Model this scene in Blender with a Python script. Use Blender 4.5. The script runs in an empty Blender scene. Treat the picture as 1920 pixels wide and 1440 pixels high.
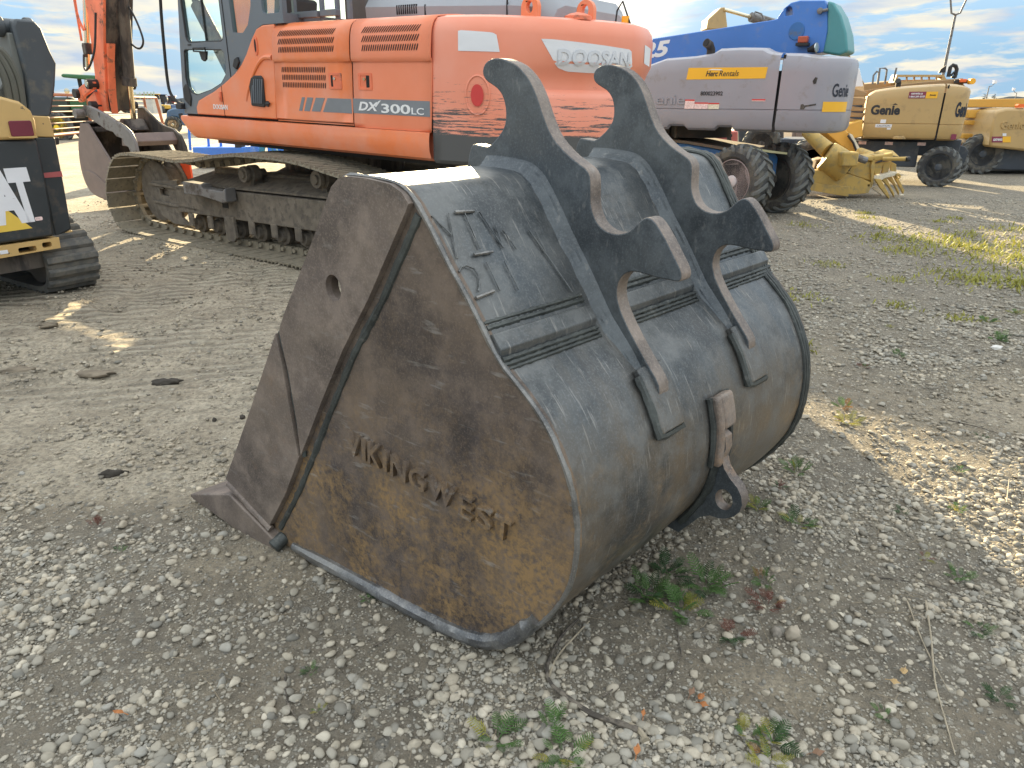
import bpy, bmesh, math, random
import numpy as np
from mathutils import Vector, Matrix
from mathutils.geometry import tessellate_polygon
R = math.radians
random.seed(7)
rng = np.random.default_rng(11)
SC = bpy.context.scene
COL = SC.collection

# Equipment yard in low backlight: a loose digging bucket in front of an orange excavator.
EXPOSURE = 2.68
SKY_LOW = (0.60, 1.12, 1.66)
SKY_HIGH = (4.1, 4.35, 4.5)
CLOUD_DARK = (1.2, 1.4, 1.7)
CLOUD_LIT = (2.4, 2.15, 1.6)
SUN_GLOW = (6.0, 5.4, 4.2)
# ------------------------------------------------------------------ camera
CAMH = 1.6
PITCH = math.atan(530 / 1331.0)
cd = bpy.data.cameras.new('camera')
cam = bpy.data.objects.new('camera', cd)
COL.objects.link(cam)
cd.sensor_width = 36.0
cd.lens = 36.0 * 1331.0 / 1920.0
cd.clip_start = 0.05
cd.clip_end = 6000
cam.location = (0, 0, CAMH)
cam.rotation_euler = (R(90) - PITCH, 0, 0)
SC.camera = cam

# ------------------------------------------------------------------ light
SUN_EL, SUN_AZ = 13.0, -5.0          # azimuth from +Y towards +X
world = bpy.data.worlds.new('World')
SC.world = world
world.use_nodes = True
NT = world.node_tree
for q in list(NT.nodes):
    NT.nodes.remove(q)
def wn(t, **k):
    q = NT.nodes.new(t)
    for a, b in k.items():
        setattr(q, a, b)
    return q
def wl(a, b):
    NT.links.new(a, b)
wout = wn('ShaderNodeOutputWorld')
bg = wn('ShaderNodeBackground')
sky = wn('ShaderNodeTexSky', sky_type='NISHITA')
sky.sun_disc = False
sky.sun_elevation = R(SUN_EL)
sky.sun_rotation = R(SUN_AZ)
sky.air_density = 1.0
sky.dust_density = 0.6
sky.ozone_density = 2.5
bg.inputs['Strength'].default_value = 0.075
tc = wn('ShaderNodeTexCoord')
sep = wn('ShaderNodeSeparateXYZ')
wl(tc.outputs['Generated'], sep.inputs[0])
def wmath(op, a, b=None, c=None, clamp=False):
    q = wn('ShaderNodeMath', operation=op, use_clamp=clamp)
    for i, v in enumerate((a, b, c)):
        if v is None:
            continue
        if isinstance(v, (int, float)):
            q.inputs[i].default_value = v
        else:
            wl(v, q.inputs[i])
    return q.outputs[0]
def wmix(f, a, b):
    q = wn('ShaderNodeMix', data_type='RGBA')
    for i, v in ((0, f), (6, a), (7, b)):
        if isinstance(v, (int, float)):
            q.inputs[i].default_value = v
        elif isinstance(v, tuple):
            q.inputs[i].default_value = (*v, 1)
        else:
            wl(v, q.inputs[i])
    return q.outputs[2]
zz = wmath('MAXIMUM', sep.outputs[2], 0.0)
den = wmath('ADD', zz, 0.16)
cmb = wn('ShaderNodeCombineXYZ')
wl(wmath('DIVIDE', sep.outputs[0], den), cmb.inputs[0])
wl(wmath('DIVIDE', sep.outputs[1], den), cmb.inputs[1])
wl(wmath('MULTIPLY', zz, 16.0), cmb.inputs[2])
mp = wn('ShaderNodeMapping')
mp.inputs['Location'].default_value = (3.1, 0.4, 0.7)
mp.inputs['Scale'].default_value = (0.9, 0.55, 1.0)
wl(cmb.outputs[0], mp.inputs[0])
nz = wn('ShaderNodeTexNoise')
nz.inputs['Scale'].default_value = 1.7
nz.inputs['Detail'].default_value = 9
nz.inputs['Roughness'].default_value = 0.6
nz.inputs['Distortion'].default_value = 0.35
wl(mp.outputs[0], nz.inputs['Vector'])
rmp = wn('ShaderNodeValToRGB')
rmp.color_ramp.elements[0].position = 0.455
rmp.color_ramp.elements[1].position = 0.53
wl(nz.outputs['Fac'], rmp.inputs[0])
nz2 = wn('ShaderNodeTexNoise')
nz2.inputs['Scale'].default_value = 3.2
nz2.inputs['Detail'].default_value = 6
wl(mp.outputs[0], nz2.inputs['Vector'])
# sky blue low down, brightened overhead to add fill, mixed over the physical sky
hzr = wn('ShaderNodeMapRange')
wl(sep.outputs[2], hzr.inputs[0])
hzr.inputs[1].default_value = 0.04
hzr.inputs[2].default_value = 0.65
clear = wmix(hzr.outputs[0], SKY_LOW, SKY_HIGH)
base = wmix(0.975, sky.outputs[0], clear)
cshade = wn('ShaderNodeMapRange')
wl(nz2.outputs['Fac'], cshade.inputs[0])
cshade.inputs[1].default_value = 0.35
cshade.inputs[2].default_value = 0.65
cloudc = wmix(cshade.outputs[0], CLOUD_DARK, CLOUD_LIT)
cover = wmath('MULTIPLY', rmp.outputs[0], wmath('MULTIPLY_ADD', hzr.outputs[0], -0.6, 0.93))
skyc = wmix(cover, base, cloudc)
# glow of the thin cloud round the sun
sund = Vector((math.sin(R(SUN_AZ)) * math.cos(R(SUN_EL)), math.cos(R(SUN_AZ)) * math.cos(R(SUN_EL)), math.sin(R(SUN_EL))))
vm = wn('ShaderNodeVectorMath', operation='DOT_PRODUCT')
wl(tc.outputs['Generated'], vm.inputs[0])
vm.inputs[1].default_value = sund
gl = wn('ShaderNodeMapRange', interpolation_type='SMOOTHERSTEP')
wl(vm.outputs['Value'], gl.inputs[0])
gl.inputs[1].default_value = 0.93
gl.inputs[2].default_value = 1.0
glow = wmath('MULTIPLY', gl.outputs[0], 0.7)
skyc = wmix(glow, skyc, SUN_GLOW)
wl(skyc, bg.inputs['Color'])
wl(bg.outputs[0], wout.inputs[0])

sd = bpy.data.lights.new('sun', 'SUN')
sd.energy = 3.3
sd.angle = R(0.6)
sd.color = (1.0, 0.80, 0.48)
sun = bpy.data.objects.new('sun', sd)
COL.objects.link(sun)
sun.rotation_euler = sund.to_track_quat('Z', 'Y').to_euler()
sun.location = (0, 0, 30)

vs = SC.view_settings
vs.view_transform = 'Standard'
vs.look = 'None'
vs.gamma = 1
vs.use_curve_mapping = False
vs.exposure = EXPOSURE
SC.render.engine = 'CYCLES'
SC.cycles.max_bounces = 6
SC.cycles.transparent_max_bounces = 10

# ------------------------------------------------------------------ helpers
def tag(o, label=None, cat=None, group=None, kind=None):
    if label: o['label'] = label
    if cat: o['category'] = cat
    if group: o['group'] = group
    if kind: o['kind'] = kind
    return o
def frame(name, G=(0, 0, 0), X=None, Y=None, U=None, yaw=None, parent=None):
    o = bpy.data.objects.new(name, None)
    o.empty_display_size = 0.2
    COL.objects.link(o)
    if X is not None:
        m = Matrix((X, Y, U)).transposed().to_4x4()
        m.translation = G
        o.matrix_world = m
    else:
        o.location = G
        o.rotation_euler = (0, 0, R(yaw or 0))
    if parent: o.parent = parent
    return o
def thing(name, label, cat, group=None, **k):
    return tag(frame(name, **k), label, cat, group)
def copy_tree(o, parent=None):
    c = o.copy()
    COL.objects.link(c)
    if parent: c.parent = parent
    for ch in list(o.children):
        copy_tree(ch, c)
    return c

class MB:
    def __init__(s):
        s.v = []; s.f = []
    def add(s, vs_, fs_):
        b = len(s.v)
        s.v += [tuple(p) for p in vs_]
        s.f += [tuple(b + i for i in f) for f in fs_]
        return s
    def box(s, x0, x1, y0, y1, z0, z1):
        return s.add([(x, y, z) for z in (z0, z1) for y in (y0, y1) for x in (x0, x1)],
                     [(0, 2, 3, 1), (4, 5, 7, 6), (0, 1, 5, 4), (2, 6, 7, 3), (0, 4, 6, 2), (1, 3, 7, 5)])
    def prism(s, poly, a, b, ax='y', holes=(), fn=None):
        """poly in the plane across axis ax; a, b: the two ends along it (numbers or functions of the 2D point)"""
        area = sum(p[0] * q[1] - q[0] * p[1] for p, q in zip(poly, poly[1:] + poly[:1]))
        poly = list(poly) if area > 0 else list(poly)[::-1]
        loops = [poly] + [list(h) for h in holes]
        def P(p, t):
            t = t(p) if callable(t) else t
            return (p[0], t, p[1]) if ax == 'y' else ((t, p[0], p[1]) if ax == 'x' else (p[0], p[1], t))
        flat = [p for l in loops for p in l]
        n = len(flat)
        vs_ = [P(p, a) for p in flat] + [P(p, b) for p in flat]
        fs_ = []
        if holes:
            tris = tessellate_polygon([[Vector((p[0], p[1], 0)) for p in l] for l in loops])
            for t in tris:
                fs_ += [tuple(t), tuple(n + i for i in t[::-1])]
        else:
            fs_ += [tuple(range(n)), tuple(range(2 * n - 1, n - 1, -1))]
        o = 0
        for l in loops:
            m = len(l)
            for i in range(m):
                j = (i + 1) % m
                fs_.append((o + i, n + o + i, n + o + j, o + j))
            o += m
        return s.add(vs_, fs_)
    def cyl(s, p0, p1, r, n=16, r2=None, cap=True):
        p0, p1 = Vector(p0), Vector(p1)
        r2 = r if r2 is None else r2
        d = (p1 - p0).normalized()
        u = d.orthogonal().normalized(); w = d.cross(u)
        vs_ = []
        for p, rr in ((p0, r), (p1, r2)):
            vs_ += [p + (u * math.cos(2 * math.pi * i / n) + w * math.sin(2 * math.pi * i / n)) * rr for i in range(n)]
        fs_ = [(i, (i + 1) % n, n + (i + 1) % n, n + i) for i in range(n)]
        if cap: fs_ += [tuple(range(n - 1, -1, -1)), tuple(range(n, 2 * n))]
        return s.add(vs_, fs_)
    def tube(s, pts, r, n=8, jit=0.0, closed=False):
        pts = [Vector(p) for p in pts]
        m = len(pts); vs_ = []; prev = None
        for i, p in enumerate(pts):
            a = pts[i - 1] if i > 0 else (pts[-1] if closed else p)
            b = pts[i + 1] if i < m - 1 else (pts[0] if closed else p)
            d = (b - a).normalized()
            if prev is None: u = d.orthogonal().normalized()
            else:
                u = (prev - d * prev.dot(d))
                u = u.normalized() if u.length > 1e-6 else d.orthogonal().normalized()
            prev = u; w = d.cross(u)
            rr = (r[i] if isinstance(r, (list, tuple)) else r)
            for k in range(n):
                q = rr * (1 + random.uniform(-jit, jit))
                vs_.append(p + (u * math.cos(2 * math.pi * k / n) + w * math.sin(2 * math.pi * k / n)) * q)
        fs_ = []
        for i in range(m if closed else m - 1):
            j = (i + 1) % m
            for k in range(n):
                fs_.append((i * n + k, i * n + (k + 1) % n, j * n + (k + 1) % n, j * n + k))
        if not closed: fs_ += [tuple(range(n - 1, -1, -1)), tuple(range((m - 1) * n, m * n))]
        return s.add(vs_, fs_)
    def lathe(s, prof, c, ax, n=32, u=None):
        """prof: (distance along the axis, radius)"""
        c, ax = Vector(c), Vector(ax).normalized()
        u = ax.orthogonal().normalized() if u is None else Vector(u); w = ax.cross(u)
        vs_ = [c + ax * a + (u * math.cos(2 * math.pi * i / n) + w * math.sin(2 * math.pi * i / n)) * r for a, r in prof for i in range(n)]
        fs_ = [(k * n + i, k * n + (i + 1) % n, (k + 1) * n + (i + 1) % n, (k + 1) * n + i) for k in range(len(prof) - 1) for i in range(n)]
        fs_ += [tuple(range(n - 1, -1, -1)), tuple(range((len(prof) - 1) * n, len(prof) * n))]
        return s.add(vs_, fs_)
    def grid(s, P, nu, nv):
        """P(i, j) -> point"""
        vs_ = [P(i, j) for j in range(nv) for i in range(nu)]
        return s.add(vs_, [(j * nu + i, j * nu + i + 1, (j + 1) * nu + i + 1, (j + 1) * nu + i) for j in range(nv - 1) for i in range(nu - 1)])
    def beam(s, p0, p1, w, h, up=(0, 0, 1), w2=None, h2=None):
        p0, p1 = Vector(p0), Vector(p1)
        d = (p1 - p0).normalized()
        a = d.cross(Vector(up)).normalized(); b = a.cross(d)
        w2 = w if w2 is None else w2; h2 = h if h2 is None else h2
        vs_ = []
        for p, ww, hh in ((p0, w, h), (p1, w2, h2)):
            vs_ += [p - a * ww / 2 - b * hh / 2, p + a * ww / 2 - b * hh / 2, p + a * ww / 2 + b * hh / 2, p - a * ww / 2 + b * hh / 2]
        return s.add(vs_, [(3, 2, 1, 0), (4, 5, 6, 7), (0, 1, 5, 4), (1, 2, 6, 5), (2, 3, 7, 6), (3, 0, 4, 7)])
    def build(s, name, mat, parent=None, bevel=0, seg=2, kind=None, label=None, smooth=True, fix=True, rim=None):
        me = bpy.data.meshes.new(name)
        me.from_pydata(s.v, [], s.f)
        if fix:
            bm = bmesh.new(); bm.from_mesh(me)
            bmesh.ops.recalc_face_normals(bm, faces=bm.faces)
            bm.to_mesh(me); bm.free()
        if smooth:
            me.shade_smooth()
            me.set_sharp_from_angle(angle=R(32))
        me.materials.append(mat)
        if rim:
            me.materials.append(rim)
            for p in me.polygons: p.material_index = 0 if abs(p.normal.x) > .5 else 1
        o = bpy.data.objects.new(name, me)
        COL.objects.link(o)
        if parent: o.parent = parent
        if bevel:
            b = o.modifiers.new('bevel', 'BEVEL')
            b.width = bevel; b.segments = seg; b.limit_method = 'ANGLE'; b.angle_limit = R(38); b.use_clamp_overlap = True
        if kind: o['kind'] = kind
        if label: o['label'] = label
        return o
def B(x0, x1, y0, y1, z0, z1): return MB().box(x0, x1, y0, y1, z0, z1)

def smooth_path(pts, k=4, closed=False):
    """Catmull-Rom through points"""
    out = []; n = len(pts)
    rngi = range(n if closed else n - 1)
    for i in rngi:
        p = [np.array(pts[(i + d) % n] if closed else pts[min(max(i + d, 0), n - 1)], float) for d in (-1, 0, 1, 2)]
        for j in range(k):
            t = j / k
            out.append(tuple(0.5 * ((2 * p[1]) + (-p[0] + p[2]) * t + (2 * p[0] - 5 * p[1] + 4 * p[2] - p[3]) * t * t + (-p[0] + 3 * p[1] - 3 * p[2] + p[3]) * t ** 3)))
    if not closed: out.append(tuple(pts[-1]))
    return out
def ell(cx, cy, rx, ry, n=20, a0=0):
    return [(cx + rx * math.cos(2 * math.pi * i / n + a0), cy + ry * math.sin(2 * math.pi * i / n + a0)) for i in range(n)]
def rrect(x0, x1, y0, y1, r, n=4):
    out = []
    for cx, cy, a in ((x1 - r, y0 + r, -90), (x1 - r, y1 - r, 0), (x0 + r, y1 - r, 90), (x0 + r, y0 + r, 180)):
        out += [(cx + r * math.cos(R(a + 90 * i / n)), cy + r * math.sin(R(a + 90 * i / n))) for i in range(n + 1)]
    return out

def text(body, mat, parent, width, height, fn, name='lettering', depth=0.003, bold=0.0, shear=0.0, label=None, sp=1.0):
    """lettering of a given width and height; fn(x, y, d) places it: x, y in metres along the line, d above the surface"""
    cu = bpy.data.curves.new(name, 'FONT')
    cu.body = body; cu.size = 1.0; cu.offset = bold; cu.shear = shear; cu.extrude = 0.5; cu.space_character = sp
    cu.resolution_u = 3
    o = bpy.data.objects.new(name, cu)
    COL.objects.link(o)
    dg = bpy.context.evaluated_depsgraph_get()
    me = bpy.data.meshes.new_from_object(o.evaluated_get(dg))
    bpy.data.objects.remove(o)
    bm = bmesh.new(); bm.from_mesh(me)
    vsn = [v.co.copy() for v in bm.verts]
    x0 = min(v.x for v in vsn); x1 = max(v.x for v in vsn); y0 = min(v.y for v in vsn); y1 = max(v.y for v in vsn)
    if (x1 - x0) * width / (x1 - x0) > 0.35:
        bmesh.ops.subdivide_edges(bm, edges=[e for e in bm.edges if e.calc_length() > 0.4], cuts=2)
    for v in bm.verts:
        v.co = fn((v.co.x - x0) / (x1 - x0) * width, (v.co.y - y0) / (y1 - y0) * height, 0.0005 + (depth if v.co.z > 0 else 0))
    bmesh.ops.recalc_face_normals(bm, faces=bm.faces)
    bm.to_mesh(me); bm.free()
    me.materials.clear(); me.materials.append(mat)
    o = bpy.data.objects.new(name, me)
    COL.objects.link(o)
    o.parent = parent
    if label: o['label'] = label
    return o
def side(x, y, z, flip=1):
    """placer for lettering on a face turned towards local -Y, reading along +X"""
    return lambda a, b, d: Vector((x + a, y - d, z + b))

# ------------------------------------------------------------------ materials
class NTree:
    def __init__(s, m):
        m.use_nodes = True
        s.t = m.node_tree
        s.b = s.t.nodes['Principled BSDF']
        s.out = s.t.nodes['Material Output']
    def n(s, t, **k):
        q = s.t.nodes.new(t)
        for a, b in k.items(): setattr(q, a, b)
        return q
    def l(s, a, b): s.t.links.new(a, b)
    def put(s, sock, v):
        if isinstance(v, (int, float)): sock.default_value = v
        elif isinstance(v, tuple): sock.default_value = (*v, 1) if len(v) == 3 and sock.type == 'RGBA' else v
        else: s.l(v, sock)
    def coord(s, scale=(1, 1, 1), rot=(0, 0, 0), loc=(0, 0, 0), kind='Object'):
        c = s.n('ShaderNodeTexCoord'); m = s.n('ShaderNodeMapping')
        m.inputs['Scale'].default_value = scale
        m.inputs['Rotation'].default_value = rot
        m.inputs['Location'].default_value = loc
        s.l(c.outputs[kind], m.inputs[0])
        return m.outputs[0]
    def noise(s, vec, scale, detail=4, rough=0.55, dist=0.0):
        q = s.n('ShaderNodeTexNoise')
        s.l(vec, q.inputs['Vector'])
        q.inputs['Scale'].default_value = scale; q.inputs['Detail'].default_value = detail
        q.inputs['Roughness'].default_value = rough; q.inputs['Distortion'].default_value = dist
        return q.outputs['Fac']
    def vor(s, vec, scale, feature='F1', rnd=1.0):
        q = s.n('ShaderNodeTexVoronoi', feature=feature)
        s.l(vec, q.inputs['Vector'])
        q.inputs['Scale'].default_value = scale; q.inputs['Randomness'].default_value = rnd
        return q
    def rng(s, v, a, b, c=0.0, d=1.0, smooth=False):
        q = s.n('ShaderNodeMapRange')
        if smooth: q.interpolation_type = 'SMOOTHSTEP'
        s.l(v, q.inputs[0])
        for i, x in enumerate((a, b, c, d)): q.inputs[i + 1].default_value = x
        return q.outputs[0]
    def mix(s, f, a, b, mode='MIX'):
        q = s.n('ShaderNodeMix', data_type='RGBA', blend_type=mode)
        s.put(q.inputs[0], f); s.put(q.inputs[6], a); s.put(q.inputs[7], b)
        return q.outputs[2]
    def math(s, op, a, b=0.0):
        q = s.n('ShaderNodeMath', operation=op)
        s.put(q.inputs[0], a); s.put(q.inputs[1], b)
        return q.outputs[0]
    def bump(s, h, strength=0.3, dist=0.01, prev=None):
        q = s.n('ShaderNodeBump')
        q.inputs['Strength'].default_value = strength; q.inputs['Distance'].default_value = dist
        s.l(h, q.inputs['Height'])
        if prev is not None: s.l(prev, q.inputs['Normal'])
        return q.outputs[0]
    def fin(s, col=None, rough=None, metal=None, normal=None, spec=None, coat=None):
        i = s.b.inputs
        if col is not None: s.put(i['Base Color'], col)
        if rough is not None: s.put(i['Roughness'], rough)
        if metal is not None: s.put(i['Metallic'], metal)
        if normal is not None: s.l(normal, i['Normal'])
        if spec is not None: s.put(i['Specular IOR Level'], spec)
        if coat is not None: i['Coat Weight'].default_value = coat; i['Coat Roughness'].default_value = 0.12
MATS = {}
def paint(name, col, rough=0.45, var=0.12, scale=3.0, dirt=None, dirt_at=0.6, dirt_w=0.12, dscale=5.0, stretch=(1, 1, 1), metal=0.0, coat=0.0, bump=0.15, bscale=40.0, spec=0.5, bdist=0.002):
    """a worn surface: mottled base colour, patches of a second colour, fine relief"""
    if name in MATS: return MATS[name]
    m = bpy.data.materials.new(name); MATS[name] = m
    t = NTree(m)
    v = t.coord(stretch)
    n1 = t.noise(v, scale, 5)
    dark = tuple(c * (1 - var) for c in col); lite = tuple(min(1, c * (1 + var)) for c in col)
    c = t.mix(t.rng(n1, 0.3, 0.7), dark, lite)
    r = rough
    if dirt is not None:
        n2 = t.noise(v, dscale, 8, 0.65)
        f = t.rng(n2, dirt_at - dirt_w / 2, dirt_at + dirt_w / 2)
        c = t.mix(f, c, dirt)
        r = t.rng(f, 0, 1, rough, min(1, rough + 0.3))
    nb = t.noise(v, bscale, 4)
    t.fin(c, r, metal, t.bump(nb, bump, bdist), spec, coat)
    return m
def glassy(name, tint=(0.6, 0.75, 0.7), gloss=0.12):
    m = bpy.data.materials.new(name); MATS[name] = m
    t = NTree(m)
    tr = t.n('ShaderNodeBsdfTransparent'); tr.inputs[0].default_value = (*tint, 1)
    gl = t.n('ShaderNodeBsdfGlossy'); gl.inputs['Roughness'].default_value = 0.03
    fr = t.n('ShaderNodeLayerWeight'); fr.inputs[0].default_value = 0.18
    mx = t.n('ShaderNodeMixShader')
    t.l(t.math('ADD', t.math('MULTIPLY', fr.outputs['Facing'], .35), gloss), mx.inputs[0]); t.l(tr.outputs[0], mx.inputs[1]); t.l(gl.outputs[0], mx.inputs[2])
    t.l(mx.outputs[0], t.out.inputs[0])
    return m
# ------------------------------------------------------------------ ground
def vnoise(x, y, seed):
    xi = np.floor(x).astype(np.int64); yi = np.floor(y).astype(np.int64)
    fx = x - xi; fy = y - yi
    fx = fx * fx * (3 - 2 * fx); fy = fy * fy * (3 - 2 * fy)
    def h(a, b):
        n = (a * 374761393 + b * 668265263 + seed * 1442695041) & 0x7fffffff
        n = ((n ^ (n >> 13)) * 1274126177) & 0x7fffffff
        return ((n ^ (n >> 16)) & 0xffff) / 65535.0
    return (h(xi, yi) * (1 - fx) + h(xi + 1, yi) * fx) * (1 - fy) + (h(xi, yi + 1) * (1 - fx) + h(xi + 1, yi + 1) * fx) * fy
def fbm(x, y, s, o=4, seed=1):
    r = 0; a = 1.0; t = 0
    for i in range(o):
        r = r + a * vnoise(x * s + 17.3 * i, y * s - 9.1 * i, seed + i); t += a; a *= 0.5; s *= 2.03
    return r / t - 0.5
def sstep(x, a, b):
    t = np.clip((x - a) / (b - a), 0, 1); return t * t * (3 - 2 * t)
def gravelness(x, y):
    """0 = bare trodden dirt, 1 = covered in gravel"""
    bare = sstep(-x, 0.55, 1.3) * sstep(y, 2.25, 2.9) * (1 - sstep(y, 7, 10))
    bare = np.maximum(bare, 0.75 * sstep(y, 3.6, 5.2) * sstep(-x, -0.5, 1.0))
    b2 = 0.8 * np.exp(-(((x + 0.95) / 0.35) ** 2 + ((y - 2.25) / 0.22) ** 2)) + 0.85 * np.exp(-(((x - 2.6) / 0.9) ** 2 + ((y - 3.6) / 0.5) ** 2)) + 0.7 * np.exp(-(((x - .75) / .22) ** 2 + ((y - 1.62) / .12) ** 2)) + 0.7 * np.exp(-(((x - 1.3) / .25) ** 2 + ((y - 1.5) / .14) ** 2))
    g = 1 - np.maximum(bare, np.clip(b2, 0, 1))
    n = fbm(x, y, 1.3, 4, 5)
    return np.clip(g + n * 1.1 * (0.35 + g), 0.03, 1)
def height(x, y):
    d = np.sqrt(x * x + y * y)
    far = 1 / (1 + (d / 14) ** 2)
    h = fbm(x, y, 0.35, 3, 21) * 0.05 * far + fbm(x, y, 2.2, 4, 31) * 0.030 * far
    near = np.clip(1 - (d - 6) / 6, 0, 1)
    h = h + fbm(x, y, 9.0, 4, 41) * 0.022 * near + np.maximum(fbm(x, y, 26.0, 3, 51), -.05) * 0.028 * near
    # crawler tracks pressed in the dirt on the left
    w = sstep(-x, 1.5, 2.1) * (1 - sstep(-x, 3.9, 4.6)) * sstep(y, 3.6, 4.2) * (1 - sstep(y, 7.0, 8.5))
    ph = (y - 0.25 * x) / 0.145 + 1.4 * fbm(x, y, 0.8, 2, 61)
    h = h + w * 0.020 * np.sin(2 * math.pi * ph) * (0.6 + fbm(x, y, 3, 2, 71) * 1.5)
    # level where the machines and the loose bucket stand
    flat = np.exp(-(((x + 0.15) * 0.46 + (y - 2.7) * 0.0) ** 2 + ((y - 2.6) * 0.55) ** 2) * 1.4)
    h = h * (1 - 0.55 * np.clip(flat, 0, 1))
    bu = 0.6884 * x + 0.7254 * y - 1.966; bv = -0.7254 * x + 0.6884 * y - 1.72
    h = h * (1 - .5 * np.exp(-((bu / 1.0) ** 4 + (bv / 1.0) ** 4)))
    return h - 0.012 + 0.026 * np.exp(-((bu / .95) ** 6 + (bv / .85) ** 6))
def warp(n, lo, hi, c, fine):
    """n coordinates from lo to hi, closest together round c"""
    t = np.linspace(-1, 1, n)
    k = 8.5
    s = np.sinh(k * t) / math.sinh(k)
    a = np.where(s < 0, (c - lo) * s, (hi - c) * s) + c
    lin = t * fine
    return a + lin * (1 - np.abs(t)) ** 0.3
nx, ny = 460, 460
gx = warp(nx, -900, 900, 0.2, 3.8); gy = warp(ny, -60, 2200, 2.9, 3.6)
gx.sort(); gy.sort()
XX, YY = np.meshgrid(gx, gy)
HH = height(XX, YY)
co = np.stack([XX, YY, HH], -1).reshape(-1, 3).astype(np.float32)
gi = np.arange(nx * ny).reshape(ny, nx)
quads = np.stack([gi[:-1, :-1], gi[:-1, 1:], gi[1:, 1:], gi[1:, :-1]], -1).reshape(-1, 4)
def npmesh(name, co, faces, k):
    me = bpy.data.meshes.new(name)
    me.vertices.add(len(co)); me.vertices.foreach_set('co', co.astype(np.float32).ravel())
    me.loops.add(faces.size); me.loops.foreach_set('vertex_index', faces.astype(np.int32).ravel())
    me.polygons.add(len(faces)); me.polygons.foreach_set('loop_start', np.arange(0, faces.size, k, dtype=np.int32))
    me.polygons.foreach_set('loop_total', np.full(len(faces), k, dtype=np.int32))
    me.update(calc_edges=True)
    me.shade_smooth()
    return me
gme = npmesh('ground', co, quads, 4)
pa = gme.attributes.new('prints', 'FLOAT', 'POINT')
pa.data.foreach_set('value', (sstep(-XX, 0.9, 1.8) * (1 - sstep(-XX, 4.3, 5.2)) * sstep(YY, 3.3, 4.0) * (1 - sstep(YY, 7.2, 8.6))).ravel().astype(np.float32))
ga = gme.attributes.new('gravel', 'FLOAT', 'POINT')
ga.data.foreach_set('value', gravelness(XX, YY).ravel().astype(np.float32))

def ground_material():
    m = bpy.data.materials.new('dirt_and_gravel'); t = NTree(m)
    v = t.coord()
    at = t.n('ShaderNodeAttribute', attribute_name='gravel')
    g = at.outputs['Fac']
    big = t.noise(v, 0.45, 5); mid = t.noise(v, 2.6, 6, 0.6); fin = t.noise(v, 38, 6, 0.7)
    c = t.mix(t.rng(big, 0.35, 0.65), (0.34, 0.285, 0.205), (0.46, 0.395, 0.29))
    c = t.mix(t.rng(mid, 0.42, 0.68), c, (0.26, 0.22, 0.165))
    dusty = t.mix(t.rng(mid, 0.3, 0.6), (0.62, 0.54, 0.41), (0.44, 0.375, 0.28))
    c = t.mix(t.rng(g, 0.45, 0.15), c, dusty)
    c = t.mix(t.rng(fin, 0.42, 0.62, 0.0, 0.7), c, (0.19, 0.17, 0.135))
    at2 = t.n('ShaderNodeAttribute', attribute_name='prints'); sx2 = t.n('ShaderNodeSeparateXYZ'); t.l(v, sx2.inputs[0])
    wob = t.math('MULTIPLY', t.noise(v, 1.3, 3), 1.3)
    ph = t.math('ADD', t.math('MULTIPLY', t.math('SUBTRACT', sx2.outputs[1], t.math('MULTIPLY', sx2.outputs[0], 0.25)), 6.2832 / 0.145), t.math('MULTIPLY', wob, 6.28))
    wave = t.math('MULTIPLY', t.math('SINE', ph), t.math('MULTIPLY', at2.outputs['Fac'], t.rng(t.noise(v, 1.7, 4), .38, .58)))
    c = t.mix(t.rng(wave, .1, .9, 0, .5), c, (0.50, 0.455, 0.36))  # relief shading of the prints put into colour: ridges lighter, grooves darker
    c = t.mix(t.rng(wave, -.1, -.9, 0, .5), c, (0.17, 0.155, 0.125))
    c = t.mix(t.math('MULTIPLY', t.rng(g, 0.45, 0.95), 0.55), c, (0.17, 0.155, 0.128))
    # damp patches
    damp = t.noise(t.coord(loc=(4, 2, 0)), 1.1, 4)
    df = t.rng(damp, 0.66, 0.74)
    c = t.mix(t.math('MULTIPLY', df, 0.6), c, (0.10, 0.09, 0.075))
    # pebbles too small to be built
    def peb(scale, lo, hi, prev_c, prev_n, hgt):
        vv = t.vor(v, scale)
        inside = t.rng(vv.outputs['Distance'], 0.42, 0.28, 0, 1, True)
        sepn = t.n('ShaderNodeSeparateColor'); t.l(vv.outputs['Color'], sepn.inputs[0])
        keep = t.math('LESS_THAN', sepn.outputs[0], t.rng(g, 0.0, 1.0, lo, hi))
        f = t.math('MULTIPLY', inside, keep)
        cr = t.n('ShaderNodeValToRGB')
        e = cr.color_ramp.elements
        e[0].color = (0.20, 0.19, 0.165, 1); e[1].color = (0.62, 0.57, 0.47, 1)
        q = e.new(0.5); q.color = (0.40, 0.365, 0.30, 1)
        t.l(sepn.outputs[1], cr.inputs[0])
        return t.mix(f, prev_c, cr.outputs[0]), t.bump(f, 0.6, hgt, prev_n)
    gr = t.noise(v, 120, 5, 0.75); lump = t.noise(v, 13, 7, 0.7)
    c = t.mix(t.rng(lump, 0.52, 0.72, 0.0, 0.5), c, (0.13, 0.12, 0.098))
    c = t.mix(t.rng(lump, 0.47, 0.30, 0.0, 0.4), c, (0.42, 0.395, 0.33))
    nrm = t.bump(fin, 0.9, 0.02)
    nrm = t.bump(gr, 0.6, 0.006, nrm)
    nrm = t.bump(lump, 0.9, 0.045, nrm)
    nrm = t.bump(mid, 0.5, 0.05, nrm)
    nrm = t.bump(wave, 0.8, 0.02, nrm)
    c, nrm = peb(95, 0.06, 0.5, c, nrm, 0.004)
    c, nrm = peb(42, 0.05, 0.42, c, nrm, 0.008)
    c, nrm = peb(17, 0.0, 0.16, c, nrm, 0.014)
    t.fin(c, 0.93, 0.0, nrm, 0.25)
    return m
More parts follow.
